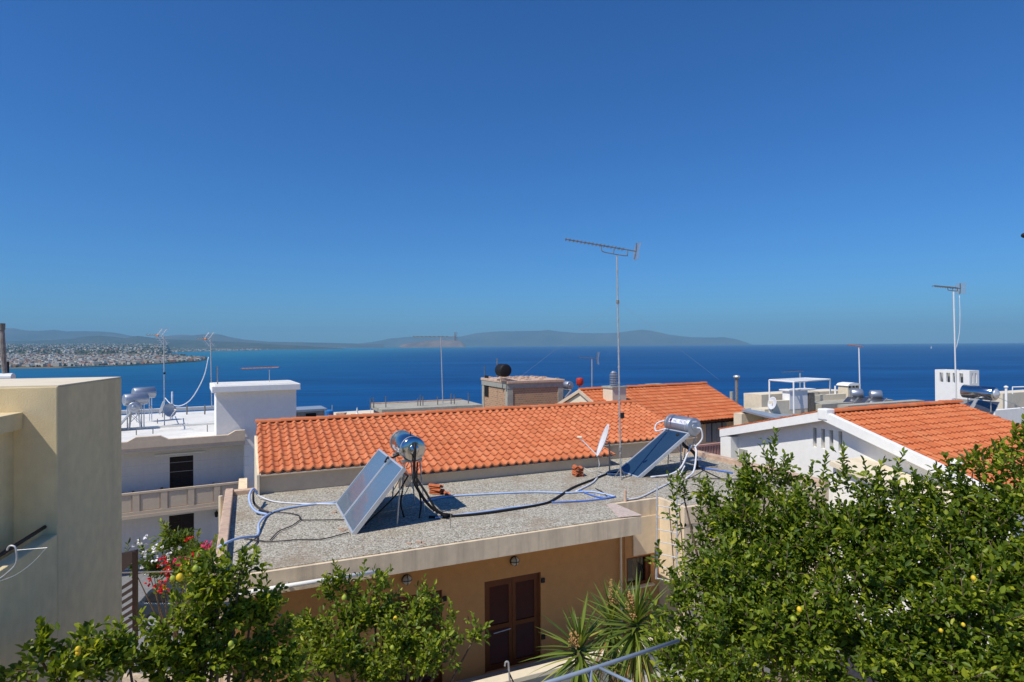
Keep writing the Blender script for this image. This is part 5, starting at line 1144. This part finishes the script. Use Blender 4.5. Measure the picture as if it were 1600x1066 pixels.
def small_heater(label, xl, xr, yb, yt, Y, tx0, tx1, ty, tr, nsplit=1):
    root = thing('solar_water_heater', label, 'solar heater', P((xl+xr)/2, yb, Y), 'solar water heaters on the roofs')
    for k in range(nsplit):
        a = xl+(xr-xl)*k/nsplit; b = xl+(xr-xl)*(k+1)/nsplit-1.5
        c_ = [P(a, yb, Y), P(b, yb, Y), P(b+10, yt, Y+1), P(a+10, yt, Y+1)]; n_ = (c_[1]-c_[0]).cross(c_[3]-c_[0]).normalized(); o = MB().prism(c_, n_*-.08).build('collector', 'alu', root)
        ctr = sum(c_, Vector())/4; MB().prism([ctr+(x-ctr)*.93+n_*.003 for x in c_], n_*.006).build('glass', 'coll3', o)
    a = P(tx0, ty, Y+1.2); b = P(tx1, ty, Y+1.0); L = (b-a).length
    t_ = MB().lathe(a, b-a, [(0, tr*.5), (0, tr*.85), (.05, tr), (L-.05, tr), (L, tr*.85), (L, tr*.5)], 24).build('tank', 'satin', root)
    for p in t_.data.polygons: p.use_smooth = len(p.vertices) == 4
    for s_ in (.15, .85): p_ = a.lerp(b, s_); MB().tube([p_-Z*tr*.8, p_-Z*1.2], .025, 5).build('leg', 'galv', root)
small_heater('low solar heater with two grey collectors left of the concrete roof edge', 1314, 1352, 631, 620, 35, 1329, 1348, 615, .28, 2)
small_heater('low solar heater with one grey collector near the right of the flat roof', 1352, 1378, 631, 622, 34, 1359, 1378, 617, .27, 1)
sr = thing('sheet_metal_roof_house', 'cream house with blue grey sheet roof left of the white gable', 'house', P(1180, 680, 30))
c_ = [P(1160, 636, 36), P(1178, 634, 38), P(1240, 649, 34), P(1210, 655, 29), P(1166, 647, 31)]
MB().prism([P(1158, 640, 34), P(1214, 654, 29), P(1256, 650, 33), P(1195, 634.5, 40)], Vector((0, 0, -.1))).build('roof', 'sheet', sr)
bx('wall', 1159, 1212, 647, 700, 33.5, .6, 'creamw', sr); bx('opening', 1210, 1228, 653, 668, 30, .2, 'dark', sr)  # the opening is a near-black box, its unlit inside put into the colour
dish('small white dish tilted on the blue grey sheet roof', P(1206, 630, 33), Vector((-.95, -.22, .25)), .36, arm=False, post=P(1207, 642, 33))

# ------------------------------------------------------------------ metal tubes in the foreground
tb = thing('pergola_tubing', 'blue grey painted tube frame in front of the spiky plants', 'frame', P(935, 1066, 5.2))
MB().tube([P(820, 1078, 4.8), P(935, 1042, 5.2), P(1060, 1001, 5.8)], .018, 12).build('rail', 'pipegrey', tb, smooth=True)
MB().tube([P(935, 1043, 5.2), P(1010, 1078, 4.7)], .014, 12).build('brace', 'pipegrey', tb, smooth=True); MB().tube([P(923, 1046, 5.15), P(923, 1100, 5.15)], .016, 12).build('post', 'pipegrey', tb, smooth=True)
hk = thing('wire_hook', 'bent wire hook on the cream coping below the right brown door', 'hook', P(795, 1050, 11.5))
MB().tube(bez([P(789, 1041, 11.4), P(790, 1035, 11.4), P(794, 1035, 11.4), P(795, 1045, 11.4), P(797, 1070, 11.4)], 5), .018, 6).build('wire', 'galv', hk); MB().tube([P(794, 1048, 11.4), P(806, 1075, 11.4)], .014, 5).build('stay', 'black', hk)

# ------------------------------------------------------------------ parked car on the street
car = thing('parked_car', 'dark blue car parked on the street behind the flowers', 'car', P(232, 978, 23.5))
zg = ground_z(-15, 23.5)+.02
cx0 = P(209, 950, 23.5).x; Yc = 23.5
def side(pts, y0, y1): return MB().prism([Vector((cx0+x, y0, zg+z)) for x, z in pts], Vector((0, y1-y0, 0)))
side([(-.05, .35), (4.0, .3), (4.15, .55), (4.1, .8), (3.1, .95), (.1, .98), (-.08, .8)], Yc, Yc+1.65).build('body', 'carpaint', car, bevel=.06)
side([(.15, .985), (3.0, .955), (2.35, 1.42), (.55, 1.45)], Yc+.08, Yc+1.57).build('cabin', 'carpaint', car, bevel=.05)
for xa, xb, xc, xd in ((.38, 1.25, 1.25, .66), (1.35, 2.7, 2.25, 1.35)): side([(xa, 1.0), (xb, 1.0), (xc, 1.38), (xd, 1.38)], Yc+.072, Yc+.079).build('window', 'carglass', car)
for x in (.75, 3.3):
    w_ = MB().lathe(Vector((cx0+x, Yc-.02, zg+.31)), (0, 1, 0), [(0, .2), (0, .29), (.03, .31), (.2, .31)], 24).build('wheel', 'black', car); MB().lathe(Vector((cx0+x, Yc-.03, zg+.31)), (0, 1, 0), [(0, .03), (.0, .19), (.02, .2)], 16).build('rim', 'alu', w_)
MB().box(F0, cx0-.09, cx0+.0, Yc+.02, Yc+.25, zg+.6, zg+.85).build('tail_light', 'tail', car)

# ------------------------------------------------------------------ vegetation
def leaf_mesh(name, pos, dirs, L, Wd, m, parent, curl=.25, upbias=.5, label=None, cat=None):
    n = len(pos); pos = np.asarray(pos, float); d = np.asarray(dirs, float); d /= np.linalg.norm(d, axis=1)[:, None]+1e-9
    up = RNG.normal(0, .55, (n, 3)); up[:, 2] += 1.0*upbias*2; side = np.cross(d, up); side /= np.linalg.norm(side, axis=1)[:, None]+1e-9
    nor = np.cross(side, d); L = L*RNG.uniform(.65, 1.25, n)[:, None]; Wd = Wd*RNG.uniform(.8, 1.2, n)[:, None]; c = curl*RNG.uniform(.2, 1.3, n)[:, None]
    b = pos; t = pos+d*L-nor*L*c*.55
    mid1 = pos+d*L*.33; mid2 = pos+d*L*.70-nor*L*c*.22
    fold = nor*Wd*.22
    l1 = mid1+side*Wd*.48+fold; l2 = mid2+side*Wd*.42+fold; r1 = mid1-side*Wd*.48+fold; r2 = mid2-side*Wd*.42+fold
    V = np.stack([b, l1, l2, t, r2, r1], 1).reshape(-1, 3)
    o = V.mean(0); o[2] = V[:, 2].min()
    base = (np.arange(n)*6)[:, None]; Fc = np.concatenate([base+np.array([[0, 1, 2, 3]]), base+np.array([[3, 4, 5, 0]])], 1).reshape(-1)
    me = bpy.data.meshes.new(name); me.vertices.add(len(V)); me.vertices.foreach_set('co', (V-o).reshape(-1))
    me.loops.add(len(Fc)); me.loops.foreach_set('vertex_index', Fc.astype(np.int32)); me.polygons.add(n*2); me.polygons.foreach_set('loop_start', np.arange(0, n*8, 4, dtype=np.int32)); me.polygons.foreach_set('loop_total', np.full(n*2, 4, dtype=np.int32))
    me.update(calc_edges=True); me.materials.append(M[m]); ob = bpy.data.objects.new(name, me); COL.objects.link(ob); loc = Vector(o)
    if parent is not None: ob.parent = parent; loc = loc-parent.location
    ob.location = loc; tag(ob, label, cat); return ob
def sprigs(blobs, shoots, per, leafs=9, tw=.26, shell=.55, up=.55):
    """twigs scattered in blobs (px,py,rpx,Y) each carrying alternating leaves; returns leaf pos/dir and twig segments"""
    pos = []; dr = []; seg = []
    for (px, py, rp, Y) in blobs:
        c = P(px, py, Y); rp = max(rp-9, 6); r = rp*Y/F; nt_ = int(per*(r**2)*1.0)+4
        for q_ in range(nt_):
            if q_ % 8 == 0: v0 = Vector(RNG.normal(0, 1, 3)).normalized(); rad = r*(shell+(1-shell)*RNG.random())**.8 if RNG.random() < .8 else r*RNG.random(); p0 = c+Vector((v0.x*rad, v0.y*rad*.9, v0.z*rad))
            v = (v0+Vector(RNG.normal(0, .35, 3))).normalized(); p = p0+Vector(RNG.normal(0, .055, 3)); d = (v*.8+Vector((0, 0, up))+Vector(RNG.normal(0, .45, 3))).normalized()
            L = tw*RNG.uniform(.6, 1.4); seg.append((p-d*L*.35, p+d*L*.65)); q0 = p-d*L*.35
            s1 = d.orthogonal().normalized(); s2 = d.cross(s1); ph = RNG.random()*6
            for k in range(leafs):
                t = k/(leafs-1); a = ph+k*2.4; o = s1*math.cos(a)+s2*math.sin(a); pos.append(q0+d*L*t); dr.append(o*(1.0-.55*t)+d*(.45+.5*t)+Vector((0, 0, -.12)))
    for (x0, y0, x1, y1, Y, n) in shoots:
        a = P(x0, y0, Y); b = P(x1, y1, Y+RNG.uniform(-.1, .1)); mid = (a+b)/2+Vector((RNG.uniform(-.06, .06), 0, 0)); pts = bez([a, mid, b], 6); seg += list(zip(pts, pts[1:])); d = (b-a).normalized(); s1 = d.orthogonal().normalized(); s2 = d.cross(s1)
        for k in range(n):
            t = k/(n-1); i_ = min(int(t*12), 11); p = pts[i_].lerp(pts[i_+1], t*12-i_); an = k*2.4; o = s1*math.cos(an)+s2*math.sin(an); pos.append(p); dr.append(o*(1-.5*t)+d*(.5+.4*t))
            if t < .85 and n > 14 and k % 3 == 0:
                for e in range(4): pos.append(p+o*.05*e); dr.append(o*.6+d*.5+Vector(RNG.normal(0, .5, 3)))
    return pos, dr, seg
def tree(name, label, cat, blobs, shoots, base, per, L, Wd, m='leaf', m2=None, fruit=0, leafs=9, tw=.26, trunk_r=.09, group=None, fruits=(), up=.55, shell=.55):
    base = Vector(base); root = thing(name, label, cat, base, group); pos, dr, seg = sprigs(blobs, shoots, per, leafs, tw, shell, up)
    pos = np.array([tuple(p) for p in pos]); dr = np.array([tuple(p) for p in dr])
    if m2:
        k = RNG.random(len(pos)) < .28; leaf_mesh('crown', pos[~k], dr[~k], L, Wd, m, root); leaf_mesh('young_leaves', pos[k], dr[k], L*1.05, Wd*1.05, m2, root)
    else: leaf_mesh('crown', pos, dr, L, Wd, m, root)
    cs = [P(b[0], b[1], b[3]) for b in blobs]; ctr = sum(cs, Vector())/len(cs)
    tr = MB(); fork = base.lerp(ctr, .45); tr.tube(bez([base, base.lerp(fork, .5)+Vector((.06, 0, 0)), fork], 4), trunk_r, 8, trunk_r*.7); 
    for c_ in cs:
        mid = fork.lerp(c_, .5)+Vector(RNG.normal(0, .08, 3)); tr.tube(bez([fork, mid, c_], 4), trunk_r*.42, 6, trunk_r*.1)
    for a, b in seg[::3]: tr.tube([a, b], .005, 3)
    tr.build('trunk', 'bark', root, smooth=True)
    for (px, py, Y, mm, s) in fruits:
        c_ = P(px, py, Y); MB().lathe(c_+Z*.0, Vector((random.uniform(-.3, .3), random.uniform(-.3, .3), 1)), [(-.045*s, .004*s), (-.038*s, .012*s), (-.028*s, .026*s), (-.01*s, .034*s), (.012*s, .033*s), (.03*s, .02*s), (.038*s, .007*s)], 12).build('lemon', mm, root, smooth=True)
    return root
GZ = -8.2
# right-hand pair of lemon trees
bA = [(1096, 828, 26, 7.6), (1068, 928, 30, 7.4), (1110, 870, 50, 7.4), (1140, 795, 36, 7.8), (1115, 780, 22, 7.8), (1196, 762, 40, 7.7), (1175, 840, 60, 7.3), (1235, 815, 50, 7.2), (1080, 985, 55, 6.9), (1160, 930, 80, 6.8), (1240, 910, 80, 6.7), (1095, 1050, 62, 6.4), (1190, 1020, 90, 6.2), (1270, 1010, 70, 6.1), (1270, 850, 55, 7.0), (1040, 1000, 26, 7.0), (1068, 775, 14, 7.6)]
sA = [(1060, 830, 1045, 742, 7.6, 26), (1085, 800, 1100, 758, 7.6, 14), (1110, 800, 1098, 752, 7.8, 16), (1130, 800, 1138, 745, 7.8, 18), (1160, 790, 1170, 712, 7.7, 24), (1185, 770, 1165, 715, 7.7, 18), (1205, 760, 1213, 674, 7.7, 34), (1200, 750, 1190, 700, 7.7, 20), (1222, 770, 1236, 712, 7.7, 22), (1240, 800, 1262, 752, 7.5, 16), (1262, 800, 1248, 766, 7.4, 14), (1040, 900, 1028, 850, 7.4, 16), (1035, 960, 1015, 930, 7.2, 14)]
fA = [(1238, 952, 6.0, 'lemon', 1), (1176, 790, 7.2, 'limef', .9), (1257, 905, 6.0, 'limef', 1)]
tree('lemon_tree', 'left of the two big lemon trees filling the lower right, beside the ladder', 'tree', bA, sA, (3.0, 7.0, GZ), 980, .080, .038, m2='leafy', group='lemon trees in the foreground', fruits=[(1249, 952, 5.75, 'lemon', .7), (1239, 967, 5.75, 'limef', .7)])
bB = [(1300, 814, 40, 7.0), (1345, 814, 45, 6.9), (1395, 816, 48, 6.8), (1440, 809, 42, 6.8), (1490, 794, 42, 6.7), (1535, 779, 45, 6.6), (1585, 754, 48, 6.5), (1330, 874, 75, 6.6), (1420, 884, 80, 6.4), (1510, 866, 80, 6.3), (1590, 846, 80, 6.2), (1340, 974, 85, 6.1), (1440, 984, 90, 5.9), (1540, 964, 95, 5.8), (1610, 944, 80, 5.8), (1360, 1054, 75, 5.8), (1470, 1064, 80, 5.6), (1580, 1054, 90, 5.5)]
sB = [(1285, 790, 1291, 712, 7.0, 30), (1275, 780, 1268, 730, 7.0, 16), (1305, 770, 1318, 700, 7.0, 30), (1335, 780, 1322, 730, 7.0, 20), (1345, 780, 1350, 722, 6.9, 20), (1365, 780, 1380, 722, 6.9, 22), (1395, 790, 1412, 708, 6.8, 30), (1380, 780, 1370, 735, 6.8, 16), (1430, 780, 1425, 735, 6.8, 18), (1455, 770, 1462, 730, 6.8, 18), (1480, 760, 1476, 712, 6.7, 20), (1505, 760, 1512, 712, 6.7, 20), (1530, 740, 1556, 692, 6.6, 22), (1520, 740, 1527, 700, 6.6, 20), (1560, 730, 1566, 690, 6.5, 24), (1580, 715, 1588, 668, 6.5, 26), (1598, 700, 1602, 655, 6.5, 24)]
tree('lemon_tree', 'right of the two big lemon trees, cut by the right edge of the view', 'tree', bB, sB, (5.6, 6.6, GZ), 980, .080, .038, m2='leafy', group='lemon trees in the foreground', fruits=[(1521, 903, 5.35, 'lemon', .6), (1505, 976, 5.0, 'lemon', .45), (1470, 985, 5.0, 'lemon', .45)])
# centre-left lemon trees
bC = [(60, 1025, 18, 5.21), (100, 1045, 32, 5.35), (150, 1035, 38, 5.52), (200, 1025, 40, 5.7), (245, 1015, 38, 5.85), (290, 985, 40, 6.01), (318, 935, 30, 6.11), (340, 900, 30, 6.19), (375, 890, 22, 6.31), (350, 960, 50, 6.22), (395, 940, 36, 6.38), (330, 1030, 60, 6.15), (410, 1000, 48, 6.43), (260, 1055, 45, 5.91), (300, 875, 18, 6.05), (425, 1050, 50, 6.48), (45, 1050, 20, 4.95), (85, 1055, 26, 5.1)]
sC = [(65, 1030, 60, 974, 5.23, 24), (75, 1030, 68, 985, 5.26, 18), (55, 1040, 30, 1040, 5.19, 12), (140, 1020, 128, 982, 5.49, 18), (130, 1030, 150, 1000, 5.45, 14), (190, 1010, 182, 976, 5.66, 16), (230, 990, 222, 958, 5.8, 14), (380, 890, 386, 862, 6.33, 14), (360, 890, 350, 862, 6.26, 14), (400, 920, 410, 885, 6.4, 14), (420, 960, 440, 940, 6.47, 14), (430, 990, 450, 965, 6.5, 14)]
tree('lemon_tree', 'lemon tree at the lower left in front of the beige house', 'tree', bC, sC, (-3.0, 5.8, GZ), 1000, .080, .042, m='leafy', m2='leaf', tw=.2, group='lemon trees in the foreground', fruits=[(281, 902, 5.7, 'lemon', 1.0), (270, 904, 5.7, 'limef', .8), (122, 1014, 5.0, 'lemon', .65), (122, 1020, 5.0, 'lemon', .6), (361, 1006, 5.8, 'limef', .8), (306, 888, 5.9, 'limef', .9)])
bD = [(520, 925, 22, 8.0), (548, 935, 28, 8.0), (585, 915, 18, 8.0), (600, 945, 30, 8.0), (650, 950, 28, 8.0), (672, 975, 24, 8.0), (560, 985, 44, 7.8), (620, 1000, 44, 7.7), (500, 990, 28, 7.8), (470, 1010, 26, 7.8), (520, 1040, 50, 7.4), (600, 1050, 50, 7.4), (670, 1035, 32, 7.5), (710, 995, 15, 7.9), (745, 990, 11, 7.9), (700, 1000, 14, 7.9), (462, 980, 14, 8)]
sD = [(525, 920, 522, 882, 8.0, 20), (515, 930, 508, 900, 8, 14), (590, 915, 612, 890, 8.0, 16), (575, 915, 590, 895, 8, 12), (640, 945, 632, 928, 8, 12), (665, 960, 680, 938, 8, 14), (700, 1000, 702, 942, 7.9, 20), (715, 1005, 765, 975, 7.9, 20), (735, 1000, 757, 998, 7.9, 12), (470, 1000, 455, 965, 7.9, 14), (475, 1000, 482, 962, 7.9, 16), (690, 1030, 716, 1045, 7.5, 14), (680, 1010, 700, 980, 7.7, 14)]
tree('lemon_tree', 'lemon tree in the centre left, its sprays crossing the left brown door', 'tree', bD, sD, (-1.9, 7.8, GZ), 880, .082, .040, m='leafy', m2='leaf', group='lemon trees in the foreground', fruits=[(618, 966, 7.6, 'lemon', .8), (672, 993, 7.6, 'lemon', .7), (613, 1012, 7.2, 'limef', .8), (478, 1055, 6.8, 'lemon', 1.2), (538, 934, 7.6, 'limef', 1)])
# flowering shrubs by the street
def blossoms(root, spots_, m, name, n, spread, s):
    pos = []; dr = []
    for (px, py, Y) in spots_:
        c_ = P(px, py, Y)
        for k in range(n):
            p = c_+Vector(RNG.normal(0, spread, 3)); d0 = Vector(RNG.normal(0, 1, 3)).normalized()
            for a in range(4): pos.append(tuple(p)); v = Vector(RNG.normal(0, 1, 3)); dr.append(tuple((d0+v*.7).normalized()))
    leaf_mesh(name, pos, dr, s, s*.9, m, root, curl=.1)
wsh = tree('oleander_bush', 'tall shrub with white blossoms below the taupe balcony', 'shrub', [(225, 870, 24, 16.5), (255, 866, 28, 16.8), (285, 860, 28, 17), (240, 893, 20, 16.2), (270, 890, 32, 16.5), (205, 880, 16, 16.5), (300, 875, 22, 17)], [(205, 880, 200, 850, 16.5, 14)], (-9.2, 16.6, -10.6), 110, .15, .055, m='leafb', leafs=12, tw=.45, trunk_r=.07)
blossoms(wsh, [(212, 848, 16), (222, 862, 16), (231, 846, 16.2), (244, 855, 16), (250, 858, 16), (238, 864, 16), (260, 868, 16), (272, 862, 16.2), (245, 878, 16), (222, 877, 16), (221, 895, 15.9), (262, 880, 15.8)], 'whiteflower', 'blossoms', 3, .09, .075)
rsh = tree('bougainvillea', 'red and magenta flowering climber left of the gravel roof', 'shrub', [(262, 890, 22, 15), (285, 885, 24, 15), (305, 870, 22, 15.4), (320, 890, 24, 15), (325, 860, 18, 15.6), (245, 918, 14, 14.8), (300, 910, 26, 14.6)], [], (-7.9, 15, -10.2), 170, .10, .05, m='leafb', leafs=9, tw=.35, trunk_r=.05)
blossoms(rsh, [(251, 880, 14.6), (256, 877, 14.6), (262, 893, 14.4), (264, 889, 14.4), (292, 842, 15.2), (260, 899, 14.4), (234, 912, 14.4), (246, 913, 14.4), (253, 920, 14.3), (303, 866, 14.8)], 'redflower', 'red_blossoms', 6, .06, .06)
blossoms(rsh, [(280, 879, 14.4), (286, 878, 14.4), (290, 880, 14.4), (322, 855, 15), (325, 850, 15)], 'pinkflower', 'magenta_blossoms', 8, .06, .065)
tree('green_shrub', 'bright green shrub rising highest in front of the dark lower door', 'shrub', [(258, 832, 16, 17.5), (275, 838, 20, 17.5), (295, 848, 18, 17.2), (262, 852, 22, 17.5), (312, 850, 14, 17)], [(258, 835, 252, 815, 17.5, 12), (300, 850, 310, 832, 17, 12), (325, 870, 338, 838, 14.5, 14), (330, 860, 345, 848, 14.5, 10)], (-9.5, 17.8, -10.7), 120, .14, .06, m='leafy', leafs=9, tw=.4, trunk_r=.06)
ysh = tree('citrus_shrub', 'small shrub with yellow turned leaves in front of the red blossoms', 'shrub', [(300, 905, 24, 11.5), (320, 900, 22, 11.2), (290, 925, 22, 11.3), (335, 925, 26, 10.6), (335, 880, 16, 11)], [(310, 900, 328, 860, 11.2, 14)], (-6.0, 11.3, GZ), 380, .09, .05, m='leafy', m2='leafb', leafs=9, tw=.28, trunk_r=.05)
blossoms(ysh, [(293, 886, 10.8), (298, 883, 10.8), (289, 892, 10.8), (300, 880, 10.8), (263, 914, 10.8)], 'yellowflower', 'yellow_leaves', 3, .04, .07)
# yuccas
def yucca(label, px, py, Y, R_, n, stalks, low=-.9):
    c = P(px, py, Y); root = thing('yucca', label, 'spiky plant', (c.x, c.y, GZ), 'spiky plants before the low wall')
    vs = []; fs = []
    mb = MB()
    for i in range(n):
        t = i/n; el = 1.35-(1.35-low)*t**.9+RNG.normal(0, .1); a = i*2.399+RNG.normal(0, .15); d = Vector((math.cos(a)*math.cos(el), math.sin(a)*math.cos(el), math.sin(el)))
        L = R_*RNG.uniform(.75, 1.1)*(.85+.3*t); s = d.cross(Z).normalized(); nr = s.cross(d).normalized(); w = .026; st = c-Z*(.28*t)+d*.03; vs = []
        for k in range(6):
            q = k/5; ww = w*(.7+.6*q if q < .35 else (1-q)*1.35+.02); p = st+d*L*q-Z*(L*.22*q*q*(.3+t)); vs += [p-s*ww+nr*ww*.3, p, p+s*ww+nr*ww*.3]
        mb.add(vs, [f for k in range(5) for f in ((3*k, 3*k+1, 3*k+4, 3*k+3), (3*k+1, 3*k+2, 3*k+5, 3*k+4))])
    mb.build('leaves', 'yucca', root)
    MB().tube([Vector((c.x, c.y, GZ)), Vector((c.x+.04, c.y, (GZ+c.z)/2)), c-Z*.1], .08, 8, .06).build('trunk', 'bark', root, smooth=True)
    dd_ = MB()
    for i in range(26): a = RNG.random()*6.28; q = c-Z*(.25+RNG.random()*.3); o = Vector((math.cos(a)*.28, math.sin(a)*.28, -.45-.2*RNG.random())); dd_.tube([q, q+o*.5+Vector((o.x*.2, o.y*.2, 0)), q+o], .008, 3)
    dd_.build('dead_leaves', 'straw', root)
    for (x0, y0, x1, y1) in stalks:
        a = P(x0, y0, Y-.05); b = P(x1, y1, Y-.05); m = MB(); m.tube([a, b], .008, 5)
        for k in range(110):
            t = k/110; p = a.lerp(b, t); v = Vector(RNG.normal(0, 1, 3)).normalized(); m.tube([p, p+v*.055*(1.15-t)], .005, 3); q = p+v*.055*(1.15-t); m.lathe(q, v, [(-.008, .002), (0, .010), (.012, .002)], 4)
        m.build('flower_stalk', 'straw', root)
yucca('smaller spiky yucca on the left, its one dry flower stalk short', 905, 1005, 7.6, .72, 80, [(896, 1010, 893, 983), (902, 1005, 899, 988)])
yucca('spiky yucca at the back with the tallest dry flower stalk', 955, 962, 8.6, .70, 80, [(955, 945, 955, 905), (965, 940, 968, 918)])
yucca('largest spiky yucca beside the lemon tree with a thick drooping skirt', 993, 968, 8.0, .80, 130, [(990, 965, 988, 930), (984, 950, 983, 925)], low=-1.35)
tree('garden_shrub', 'small shrub with sparse leaves at the corner by the low wall', 'shrub', [(1030, 975, 14, 9.3), (1045, 965, 16, 9.2), (1020, 985, 10, 9.2)], [], (2.4, 9.4, GZ), 350, .09, .045, m='leafb', trunk_r=.03, tw=.25)

# ------------------------------------------------------------------ camera and render settings
cd = bpy.data.cameras.new('camera'); co = bpy.data.objects.new('camera', cd); COL.objects.link(co); co.matrix_world = RC.to_4x4()
cd.sensor_fit = 'HORIZONTAL'; cd.sensor_width = 36; cd.lens = 36*F/1600; cd.clip_start = .1; cd.clip_end = 200000; S.camera = co
S.view_settings.view_transform = 'Standard'; S.view_settings.look = 'None'; S.view_settings.exposure = 0; S.view_settings.gamma = 1
S.render.engine = 'CYCLES'; cy = S.cycles; cy.use_denoising = True; cy.max_bounces = 8; cy.diffuse_bounces = 3; cy.glossy_bounces = 3; cy.transmission_bounces = 3; cy.volume_bounces = 0; cy.transparent_max_bounces = 8
cy.caustics_reflective = False; cy.caustics_refractive = False
try: cy.denoiser = 'OPENIMAGEDENOISE'
except Exception: pass
